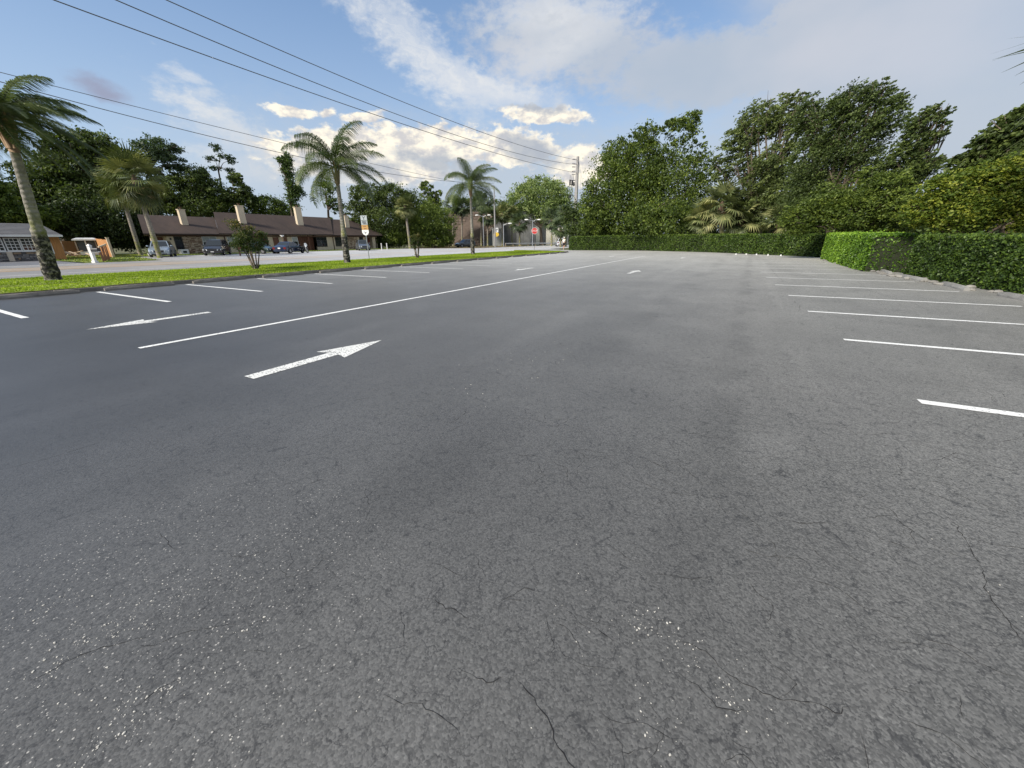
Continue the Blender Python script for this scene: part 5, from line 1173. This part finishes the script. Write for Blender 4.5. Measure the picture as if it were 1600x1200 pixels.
def octo(r_, y0, y1, m, name, par, zc=2.62):
    mb = MB(); pts = [(r_*math.cos(R(22.5+45*k)), r_*math.sin(R(22.5+45*k))) for k in range(8)]; mb.hexa([(a, y0, zc+b_) for a, b_ in pts], [(a, y1, zc+b_) for a, b_ in pts]); return mb.build(name, m, par)
octo(.46, -.012, -.002, M_SW, 'sign_rim', ST); f = octo(.425, -.018, -.0125, M_RED, 'sign_face', ST)
me = text_mesh('STOP', .34); me.materials.append(M_SW); link_mesh('lettering', me, ST, (0, -.021, 2.62), (math.pi/2, 0, 0))
# highway marker assembly
q = Vector((-27.3, 23.9, .02)); HS = thing('road_sign', 'tall road sign stack of grey, orange and white shield panels on the verge', 'sign', q, R(22))
def hz(py): return at(568, py, 36.2).z
mb = MB(); mb.tube([(0, .03, 0), (0, .03, hz(338))], .035, 6); mb.build('post', M_GALV, HS)
mb = MB(); mb.box(-.27, .27, -.02, 0, hz(344.6), hz(337)); mb.build('upper_panel', M_SG, HS)
mb = MB(); mb.box(-.27, .27, -.02, 0, hz(351.6), hz(345)); mb.build('lower_panel', M_SG, HS)
mb = MB(); mb.box(-.28, .28, -.02, 0, hz(359.3), hz(352)); mb.build('orange_panel', M_SO, HS)
zc, zt = hz(368.5), hz(359.6); hh = zt-zc; pts = [(-.29, zt), (.29, zt), (.29, zc+hh*.55), (.2, zc+hh*.2), (0, zc), (-.2, zc+hh*.2), (-.29, zc+hh*.55)]
mb = MB(); mb.hexa([(a, -.02, b_) for a, b_ in pts], [(a, 0, b_) for a, b_ in pts]); mb.build('shield_panel', M_SW, HS)
mk = MB()
def bar(x0, x1, z0, z1): mk.box(x0, x1, -.026, -.021, z0, z1)
z = hz(340.5); mk.tube([(-.12, -.024, z+.12), (0, -.024, z-.02)], .022, 4); mk.tube([(.12, -.024, z+.12), (0, -.024, z-.02), (0, -.024, z-.16)], .022, 4)
bar(-.2, .14, hz(345.9), hz(345.3))
for k, (a, b_) in enumerate(((-.16, .17), (-.18, .12), (-.1, .18))):
    z = hz(347+k*1.5); x_ = a
    while x_ < b_: bar(x_, x_+.035, z-.035, z+.03); x_ += .055
mk.build('markings', M_INK, HS)
mk = MB(); mk.tube([(-.1, -.024, hz(362.5)), (.0, -.024, hz(364)), (.08, -.024, hz(363))], .022, 4); mk.tube([(0, -.024, hz(364)), (0, -.024, hz(366))], .02, 4); mk.build('shield_mark', M_INK, HS)
mk = MB(); mk.box(-.14, .12, -.026, -.021, hz(354.3), hz(353.4)); mk.box(-.1, .14, -.026, -.021, hz(357.8), hz(356.9)); mk.build('orange_panel_mark', M_DOOR, HS)
q = on_ground(776, 98); WS = thing('road_sign', 'white rectangular sign above a rounded yellow sign by the guardrail', 'sign', q, YAW+R(2))
def wz(py): return at(776, py, 98).z
mb = MB(); mb.tube([(0, .05, 0), (0, .05, wz(357))], .05, 6); mb.build('post', M_GALV, WS)
mb = MB(); mb.box(-.45, .45, -.02, .0, wz(363), wz(356)); mb.build('white_panel', M_SW, WS)
mb = MB(); zz = wz(366.3); mb.hexa([(.6*math.cos(R(30*k)), -.018, zz+.48*math.sin(R(30*k))) for k in range(12)], [(.6*math.cos(R(30*k)), -.001, zz+.48*math.sin(R(30*k))) for k in range(12)]); mb.build('yellow_panel', M_SY, WS)
mk = MB()
for x0, x1 in ((-.32, -.18), (-.12, .05), (.12, .3)): mk.box(x0, x1, -.03, -.021, wz(359.2), wz(357.4))
mk.box(-.2, .2, -.03, -.021, wz(360.6), wz(360)); mk.box(-.04, .06, -.03, -.021, wz(362.4), wz(360.6)); mk.build('markings', M_INK, WS)

# ------------------------------------------------------------------ vehicles
M_TYRE = mat('tyre', (.018, .018, .018), .85); M_RIM = mat('wheel_rim', (.45, .45, .46), .3, metal=.8); M_CGL = mat('car_glass', (.015, .02, .024), .05, spec=.9)
M_HL = mat('headlight', (.75, .78, .8), .1); M_TL = mat('tail_light', (.16, .012, .012), .2); M_PL = mat('plate', (.7, .7, .68), .5)
import bmesh
def car(label, color, loc, heading, kind='suv', plate_front=False, cat='car', grp='cars parked by the townhouses', name='parked_car', metal=.4):
    r = thing(name, label, cat, loc, heading, grp); body = mat('paint_'+'_'.join(str(int(c*1000)) for c in color), color, .28, metal=metal, coat=1., spec=.5)
    if kind == 'sedan': S = dict(L=4.7, hw=.90, belt=.93, roof=1.44, hood=.86, nose=.66, cowl=.85, rf=.15, rr=-1.0, rb=-1.75, deck=.98, tail=.85)
    elif kind == 'van': S = dict(L=5.0, hw=.97, belt=1.05, roof=1.74, hood=1.0, nose=.74, cowl=1.25, rf=.55, rr=-2.1, rb=-2.38, deck=1.05, tail=1.0)
    else: S = dict(L=4.5, hw=.92, belt=1.04, roof=1.66, hood=.98, nose=.74, cowl=.98, rf=.35, rr=-1.75, rb=-2.1, deck=1.06, tail=1.0)
    L2 = S['L']/2; hw = S['hw']; st = [(-L2, .42, S['tail']-.1, hw*.84), (-L2+.10, .28, S['tail'], hw*.95), (-L2+.5, .22, S['deck'], hw), (S['rb']+.3, .2, S['belt'], hw), (0, .2, S['belt'], hw), (S['cowl'], .2, S['belt']-.02, hw),
                          ((S['cowl']+L2)/2, .2, S['hood']-.02, hw*.985), (L2-.3, .22, S['nose']+.10, hw*.95), (L2-.06, .28, S['nose'], hw*.88), (L2, .36, S['nose']-.12, hw*.8)]
    mb = MB(); vs = []; n = 11
    for (x, zb, zt, w) in st:
        zm = zb+(zt-zb)*.62
        half = [(0, zb), (w*.86, zb), (w*.985, zb+.12), (w, zm), (w*.955, zt-.06), (w*.86, zt)]
        ring = half+[(0, zt+.035)]+[(-a, b_) for a, b_ in half[:0:-1]]
        vs += [(x, a, b_) for a, b_ in ring]
    n = 12; fs = [(i*n+k, i*n+(k+1) % n, (i+1)*n+(k+1) % n, (i+1)*n+k) for i in range(len(st)-1) for k in range(n)]; fs += [tuple(range(n)), tuple(range((len(st)-1)*n, len(st)*n))[::-1]]
    mb.add(vs, fs)
    bw, rw, zb, zr = hw*.88, hw*.70, S['belt']-.01, S['roof']
    lo = [(S['rb'], -bw, zb), (S['cowl'], -bw, zb), (S['cowl'], bw, zb), (S['rb'], bw, zb)]; hi = [(S['rr'], -rw, zr-.05), (S['rf'], -rw, zr-.04), (S['rf'], rw, zr-.04), (S['rr'], rw, zr-.05)]
    mb.hexa(lo, hi); mb.hexa(hi, [(S['rr']+.15, -rw*.8, zr), (S['rf']-.2, -rw*.8, zr), (S['rf']-.2, rw*.8, zr), (S['rr']+.15, rw*.8, zr)])
    mb.build('body', body, r, smooth=False)
    o = r
    def pane(nm, c, inset, off):   # quad patch on one face of the cabin, moved off it
        c = [Vector(k) for k in c]; m = sum(c, Vector())/4; nn = (c[1]-c[0]).cross(c[3]-c[0]).normalized()
        if nn.dot(m-Vector((0, 0, 1.0))) < 0: nn = -nn
        q_ = [m+(k-m)*inset+nn*off for k in c]; b2 = MB(); b2.hexa([k-nn*.012 for k in q_], q_); b2.build(nm, M_CGL, r)
    LO, HI = [Vector(k) for k in lo], [Vector(k) for k in hi]
    pane('windshield', [LO[1], LO[2], HI[2], HI[1]], .88, .014); pane('rear_window', [LO[0], LO[3], HI[3], HI[0]], .86, .014)
    for a, b_ in ((0, 1), (3, 2)):
        k = 3 if kind != 'sedan' else 2
        for j in range(k):
            t0, t1 = .04+j*.94/k, .04+(j+1)*.94/k-.03
            pane('side_window', [LO[a].lerp(LO[b_], t0), LO[a].lerp(LO[b_], t1), HI[a].lerp(HI[b_], t1), HI[a].lerp(HI[b_], t0)], .86, .014)
    for x in (-L2+.85, L2-.85):
        for s in (-1, 1):
            w = MB(); w.tube([(x, s*(hw-.20), .33), (x, s*(hw+.012), .33)], .33, 16); wo = w.build('wheel', M_TYRE, r)
            w = MB(); w.tube([(x, s*(hw-.02), .33), (x, s*(hw+.022), .33)], .20, 12)
            w.build('rim', M_RIM, wo)
            w = MB(); w.tube([(x+.39*math.cos(t_), s*(hw+.0), .33+.39*math.sin(t_)) for t_ in np.linspace(0, math.pi, 9)], .035, 5); w.build('wheel_arch', M_BLACK, r)
    nz = S['nose']
    for s in (-1, 1):
        w = MB(); w.hexa([(L2-.02, s*hw*.48, nz-.20), (L2-.12, s*hw*.86, nz-.17), (L2-.16, s*hw*.88, nz-.03), (L2-.04, s*hw*.5, nz-.07)], [(L2+.02, s*hw*.48, nz-.20), (L2-.04, s*hw*.88, nz-.17), (L2-.1, s*hw*.91, nz-.02), (L2+.01, s*hw*.5, nz-.06)]); w.build('headlight', M_HL, r)
        w = MB(); w.box(-L2-.015, -L2+.12, min(s*hw*.62, s*hw*.93), max(s*hw*.62, s*hw*.93), S['tail']-.3, S['tail']-.06); w.build('tail_light', M_TL, r)
        w = MB(); w.ball((S['cowl']-.12, s*(hw+.08), S['belt']+.08), (.09, .12, .08), 8); w.build('mirror', body, r)
    w = MB(); w.hexa([(L2-.01, -hw*.44, nz-.26), (L2-.01, hw*.44, nz-.26), (L2-.03, hw*.46, nz-.06), (L2-.03, -hw*.46, nz-.06)], [(L2+.02, -hw*.38, nz-.28), (L2+.02, hw*.38, nz-.28), (L2+.0, hw*.46, nz-.05), (L2+.0, -hw*.46, nz-.05)]); w.build('grille', M_BLACK, r)
    w = MB(); w.box(L2-.04, L2+.015, -hw*.7, hw*.7, .24, .36); w.build('bumper', M_BLACK, r)
    w = MB(); w.box(-L2-.015, -L2+.04, -hw*.8, hw*.8, .26, .46); w.build('rear_bumper', M_BLACK if kind != 'sedan' else body, r)
    if plate_front: w = MB(); w.box(L2+.016, L2+.03, -.16, .16, .38, .46); w.build('plate', M_PL, r)
    w = MB(); w.box(-L2-.035, -L2-.016, -.16, .16, .60, .75); w.build('plate', M_PL, r)
    return r
def cface(px, d, off=0.):   # heading that points the nose at the camera
    p = on_ground(px, d); return math.atan2(-p.y, -p.x)+R(off)
car('silver blue SUV facing the road, partly behind the leaning cabbage palm', (.33, .39, .45), on_ground(250, 59), cface(250, 59, -8), 'suv')
car('black minivan facing the road in front of the left townhouse windows', (.022, .02, .022), on_ground(337, 60.5), cface(337, 60.5, -12), 'van', True)
car('dark green sedan half hidden behind the multi stemmed crape myrtle', (.012, .03, .022), on_ground(404, 62.5), R(10), 'sedan')
car('dark blue sedan parked by the two brown doors of the townhouses', (.012, .022, .06), on_ground(451, 61.5), cface(451, 61.5, 150), 'sedan')
car('grey SUV in front of the right end of the townhouses, behind the road sign', (.12, .135, .155), on_ground(566, 73), cface(566, 73, 8), 'suv')
car('dark grey SUV driving on the road beside the farthest queen palm', (.06, .075, .085), on_ground(727, 91), R(-90-22), 'suv', grp='moving cars', name='moving_car')
car('white SUV seen from behind at the left end of the far hedge', (.72, .76, .82), on_ground(875.5, 92), cface(875.5, 92, 180+6), 'suv', grp='moving cars', name='moving_car', metal=0.)
# motorcycle
mc = thing('motorcycle', 'black motorcycle with a pale windscreen right of the dark blue sedan', 'motorcycle', on_ground(474, 61.5), cface(474, 61.5, 25))
for x in (-.68, .72):
    w = MB(); w.tube([(x+.27*math.cos(t_), 0, .32+.27*math.sin(t_)) for t_ in np.linspace(0, 2*math.pi, 17)], .06, 6, cap=False); wo = w.build('wheel', M_TYRE, mc); w = MB(); w.tube([(x, -.04, .32), (x, .04, .32)], .10, 10); w.build('hub', M_RIM, wo)
w = MB(); w.tube([(-.68, 0, .32), (-.1, 0, .45), (.35, 0, .75), (.5, 0, .9)], .06, 6); w.box(-.25, .25, -.14, .14, .25, .62); w.build('frame', M_BLACK, mc)
w = MB(); w.ball((.18, 0, .82), (.32, .16, .15), 10); w.build('tank', M_BLACK, mc); w = MB(); w.ball((-.35, 0, .78), (.42, .15, .08), 10); w.build('seat', M_TYRE, mc)
w = MB(); w.tube([(.72, -.09, .32), (.48, -.09, .95)], .03, 6); w.tube([(.72, .09, .32), (.48, .09, .95)], .03, 6); w.build('fork', M_GALV, mc)
w = MB(); w.tube([(.3, -.42, 1.0), (.45, -.15, 1.03), (.45, .15, 1.03), (.3, .42, 1.0)], .022, 6); w.build('handlebar', M_BLACK, mc)
w = MB(); w.hexa([(.55, -.2, .95), (.55, .2, .95), (.45, .12, 1.25), (.45, -.12, 1.25)], [(.57, -.2, .95), (.57, .2, .95), (.47, .12, 1.25), (.47, -.12, 1.25)]); w.build('windscreen', M_SW, mc); w = MB(); w.ball((.6, 0, .86), .1, 8); w.build('headlight', M_HL, mc)

# ------------------------------------------------------------------ person by the hedge end
PS = thing('person', 'person in cream shirt, white cap and black shorts walking at the left hedge end', 'person', (-23.35, 57.6, -.0), YAW+R(60))
def skin_mesh(name, V, E_, Rr, m, sub=2, root=0):
    me = bpy.data.meshes.new(name); me.from_pydata(V, E_, []); me.materials.append(m); o = link_mesh(name, me, PS)
    md = o.modifiers.new('skin', 'SKIN'); md.use_smooth_shade = True; sv = me.skin_vertices[0].data
    for i, r_ in enumerate(Rr): sv[i].radius = (r_, r_) if not hasattr(r_, '__len__') else r_
    for i in range(len(V)): sv[i].use_root = (i == root)
    s_ = o.modifiers.new('sub', 'SUBSURF'); s_.levels = sub; s_.render_levels = sub; return o
M_SKIN = mat('skin', (.42, .25, .17), .6); M_SHIRT = mat('cream_shirt', (.74, .71, .62), .9); M_SHORT = mat('black_shorts', (.02, .02, .022), .9)
V = [(0, 0, .95), (0, 0, 1.15), (.01, 0, 1.38), (.02, 0, 1.48), (.03, 0, 1.56), (.05, 0, 1.66),
     (0, .09, .92), (.16, .10, .52), (.10, .10, .10), (.28, .10, .04), (0, -.09, .92), (-.08, -.10, .50), (-.34, -.10, .20), (-.24, -.10, .06),
     (.0, .19, 1.38), (-.08, .24, 1.12), (.06, .25, .88), (0, -.19, 1.38), (.10, -.24, 1.12), (.30, -.24, 1.0)]
E_ = [(0, 1), (1, 2), (2, 3), (3, 4), (4, 5), (0, 6), (6, 7), (7, 8), (8, 9), (0, 10), (10, 11), (11, 12), (12, 13), (2, 14), (14, 15), (15, 16), (2, 17), (17, 18), (18, 19)]
Rr = [(.15, .11), (.13, .10), (.16, .11), .06, .055, .095, .10, .065, .045, .04, .10, .065, .045, .04, .065, .045, .03, .065, .045, .03]
skin_mesh('body', V, E_, Rr, M_SKIN)
skin_mesh('shirt', [(0, 0, .96), (0, 0, 1.15), (.01, 0, 1.38), (.02, 0, 1.46), (.0, .19, 1.38), (-.05, .225, 1.2), (0, -.19, 1.38), (.06, -.225, 1.2)], [(0, 1), (1, 2), (2, 3), (2, 4), (4, 5), (2, 6), (6, 7)], [(.165, .13), (.155, .12), (.18, .13), .075, .085, .07, .085, .07], M_SHIRT)
skin_mesh('shorts', [(0, 0, .98), (0, .09, .90), (.13, .10, .60), (0, -.09, .90), (-.065, -.10, .58)], [(0, 1), (1, 2), (0, 3), (3, 4)], [(.165, .13), .115, .10, .115, .10], M_SHORT)
w = MB(); w.ball((.05, 0, 1.72), (.125, .11, .085), 12); w.box(.12, .25, -.07, .07, 1.69, 1.705); w.build('cap', M_SW, PS, smooth=False)
w = MB(); w.ball((.145, 0, 1.64), (.025, .014, .022), 6); w.ball((.05, .1, 1.65), (.025, .012, .032), 6); w.ball((.05, -.1, 1.65), (.025, .012, .032), 6); w.build('nose_and_ears', M_SKIN, PS, smooth=True)
w = MB(); w.ball((.135, .034, 1.67), .010, 6); w.ball((.135, -.034, 1.67), .010, 6); w.box(.135, .145, -.025, .025, 1.598, 1.604); w.build('eyes_and_mouth', M_BLACK, PS)
for (x, y, z, s) in ((.17, .10, .045, 0), (-.30, -.10, .10, 1)):
    w = MB(); w.ball((x+.03, y, z), (.15, .055, .05), 10); w.build('shoe', M_SW, PS, smooth=True)
for (x, y, z, dx) in ((.075, .25, .84, .0), (.33, -.24, .985, .04)):
    w = MB(); w.ball((x, y, z), (.035, .022, .045), 8)
    for k in range(4): w.tube([(x-.022+k*.015, y, z-.03), (x-.022+k*.015+dx, y-.005, z-.075-.008*(k in (1, 2))), (x-.020+k*.015+dx+.01, y-.02, z-.095)], [.009, .008, .006], 5)
    w.tube([(x+.025, y, z+.01), (x+.05, y-.01, z-.02), (x+.05, y-.015, z-.045)], [.010, .009, .007], 5); w.build('hand', M_SKIN, PS, smooth=True)

# ------------------------------------------------------------------ open cracks in the asphalt
CR = MB()
def crack(pts, w, branch=.3, depth=0):
    rr = random; P = [Vector((q[0], q[1], 0)) for q in pts]; fine = [P[0]]
    for a, b_ in zip(P, P[1:]):
        d = b_-a; L = d.length; k = max(2, int(L/.018)); n = Vector((-d.y, d.x, 0))/max(L, 1e-6); o_ = 0.
        for i in range(1, k+1):
            o_ = o_*.86+rr.gauss(0, .0052); f = math.sin(math.pi*i/k)**.5 if i < k else 0
            fine.append(a+d*(i/k)+n*o_*f)
    m = len(fine); vs = []
    for i, q in enumerate(fine):
        t = (fine[min(i+1, m-1)]-fine[max(i-1, 0)]).normalized(); n = Vector((-t.y, t.x, 0)); e = min(1, i/4, (m-1-i)/4); ww = .78*w*e*rr.uniform(.35, 1.25)*(.25 if rr.random() < .16 else 1)+.0001
        vs += [(q.x+n.x*ww, q.y+n.y*ww, .0012), (q.x-n.x*ww, q.y-n.y*ww, .0012)]
        if depth < 2 and rr.random() < branch*.035 and 4 < i < m-4:
            a_ = math.atan2(t.y, t.x)+rr.choice((-1, 1))*rr.uniform(.5, 1.3); q2 = q; br = [(q.x, q.y)]
            for _ in range(rr.randint(2, 4)):
                q2 = q2+Vector((math.cos(a_), math.sin(a_), 0))*rr.uniform(.04, .11); br.append((q2.x, q2.y)); a_ += rr.gauss(0, .5)
            crack(br, w*.6, branch, depth+1)
    CR.add(vs, [(2*i+1, 2*i+3, 2*i+2, 2*i) for i in range(m-1)])
def cpx(w, *q, **k): crack([gnd(*a)[:2] for a in q], w, **k)
cpx(.0021, (805, 1055), (835, 1090), (855, 1120), (865, 1155), (887, 1190), (920, 1206), branch=1)
cpx(.0018, (1015, 1100), (1040, 1130), (1035, 1155), (1007, 1198), branch=1)
cpx(.0013, (920, 975), (950, 995), (970, 1010)); cpx(.0015, (1050, 1050), (1070, 1060), (1090, 1070), (1120, 1105), (1180, 1110), branch=1)
cpx(.0017, (1060, 1002), (1110, 1025), (1140, 1055), (1180, 1075), (1215, 1092), (1280, 1100), (1315, 1115), (1340, 1105), branch=1)
cpx(.0020, (1480, 805), (1510, 845), (1535, 895), (1555, 945), (1580, 980), (1610, 1010), branch=1)
cpx(.0015, (1380, 1085), (1400, 1077), (1430, 1082)); cpx(.0014, (1500, 1085), (1502, 1115), (1515, 1125)); cpx(.0018, (1130, 1198), (1150, 1180), (1175, 1190), (1190, 1206))
cpx(.0012, (1100, 640), (1150, 645), (1205, 650), (1272, 659)); cpx(.0075, (1268, 658.5), (1280, 660), (1296, 662)); cpx(.0014, (1296, 662), (1320, 668), (1350, 690), (1410, 700))
cpx(.0020, (1490, 715), (1525, 722), (1560, 731), (1610, 740)); cpx(.0018, (1535, 608), (1548, 617), (1556, 630)); cpx(.0014, (950, 850), (980, 872), (1000, 880)); cpx(.0012, (1010, 895), (1060, 903), (1125, 902))
cpx(.0014, (1080, 760), (1098, 770), (1096, 780)); cpx(.0019, (655, 935), (685, 942), (705, 950), (745, 972), branch=1); cpx(.0016, (715, 1042), (745, 1060), (770, 1066), (805, 1064), branch=1); cpx(.0015, (600, 1085), (640, 1098), (690, 1120), (720, 1150))
cpx(.0013, (30, 1072), (100, 1035), (170, 1010), (240, 995)); cpx(.0014, (187, 1120), (220, 1100), (250, 1075), (280, 1060)); cpx(.0012, (112, 1200), (140, 1160), (145, 1130)); cpx(.0010, (200, 1012), (300, 985), (370, 975))
cpx(.0012, (375, 1022), (400, 1016), (425, 1020)); cpx(.0012, (250, 830), (262, 850), (280, 858)); cpx(.0012, (0, 735), (60, 720), (160, 690)); cpx(.0012, (340, 672), (420, 655), (520, 630), (620, 615))
cpx(.0015, (1420, 980), (1450, 1000), (1490, 1010), (1540, 1040), (1600, 1060), branch=1); cpx(.0013, (1250, 900), (1300, 915), (1350, 950), (1420, 965), branch=1); cpx(.0012, (1150, 850), (1200, 870), (1260, 872), branch=1)
cpx(.0035, (1240, 470), (1250, 478), (1248, 487)); cpx(.003, (1340, 440), (1360, 455), (1420, 470), (1450, 485)); cpx(.004, (1205, 420), (1215, 433), (1225, 440))
for k in range(520):     # short hairlines
    x = random.uniform(-2.4, 4.2); y = .5+5.2*random.random()**1.2
    if x < .1 and random.random() < .62: continue
    a_ = random.gauss(-.35, .55); q = (x, y); br = [q]
    for _ in range(random.randint(2, 4)): st_ = random.uniform(.04, .14); q = (q[0]+math.cos(a_)*st_, q[1]+math.sin(a_)*st_); br.append(q); a_ += random.gauss(0, .45)
    crack(br, random.uniform(.0005, .0012)*(1+.12*y), 1.6)
cr_ = CR.build('open_crack', mat('crack_shadow', (.011, .011, .012), 1.), LOT, fix=False); cr_['kind'] = 'stuff'

# ------------------------------------------------------------------ loose stones on the asphalt
def pebbles(name, runs, label):
    mb = MB()
    for (x, y, a, L, n, sc, s0, s1) in runs:
        for k in range(n):
            t = random.random(); px_ = x+math.cos(a)*L*t+random.gauss(0, sc)+.05*math.sin(t*9); py_ = y+math.sin(a)*L*t+random.gauss(0, sc)+.04*math.sin(t*13+1)
            s = s0+(s1-s0)*random.random()**3
            mb.X = Matrix.Translation((px_, py_, s*.3)) @ Matrix.Rotation(random.uniform(0, 3), 4, 'Z'); mb.ball((0, 0, 0), (s*random.uniform(.8, 1.8), s, s*.6), 5)
    o = mb.build(name, mat('pebble', (.50, .48, .43), .9, var=.3, vscale=40), None, fix=False); tag(o, label, 'pebbles', kind='stuff')
def prun(px0, py0, px1, py1, n, sc, s0=.0012, s1=.0042):
    a = gnd(px0, py0); b_ = gnd(px1, py1); d = b_-a; return (a.x, a.y, math.atan2(d.y, d.x), d.length, n, sc, s0, s1)
pebbles('pale_pebbles', [prun(20, 1070, 260, 950, 70, .02), prun(130, 1180, 250, 1060, 60, .02), prun(190, 1130, 330, 1060, 40, .02), prun(60, 1000, 160, 1130, 40, .04), prun(30, 960, 130, 930, 30, .03),
    prun(150, 980, 340, 900, 60, .04), prun(340, 980, 400, 960, 16, .02), prun(0, 900, 420, 1180, 120, .22, .001, .003), prun(300, 900, 520, 830, 40, .10, .001, .0035)], 'scattered pale pebbles on the asphalt at the lower left')
pebbles('loose_pebbles', [prun(990, 965, 1030, 985, 40, .03), prun(1040, 1000, 1140, 1060, 30, .03), prun(1120, 1100, 1190, 1110, 24, .02), prun(1005, 1170, 1035, 1140, 14, .015), prun(880, 950, 1100, 1150, 70, .16, .001, .0028),
    prun(1480, 830, 1560, 960, 8, .05, .001, .003), prun(700, 620, 900, 540, 60, .25, .002, .006)], 'few pale pebbles along the cracks at the bottom right of centre')
def rubble(n):
    mb = MB()
    for k in range(n):
        y = random.uniform(3, 34); x = np.interp(y, [3, 14.6, 17.2, 21, 34], [8.2, 6.45, 5.95, 5.55, 5.2])+random.uniform(-.35, .12); s = random.uniform(.03, .11)
        mb.X = Matrix.Translation((x, y, s*.25)) @ Matrix.Rotation(random.uniform(0, 6), 4, 'Z'); mb.ball((0, 0, 0), (s*1.5, s, s*.6), 6)
    o = mb.build('rubble', mat('rubble_stone', (.22, .21, .19), .9, var=.6, vscale=5, bump=.6), None, fix=False); tag(o, 'broken concrete and stones along the foot of the right hedge', 'rubble', kind='stuff')
rubble(170)
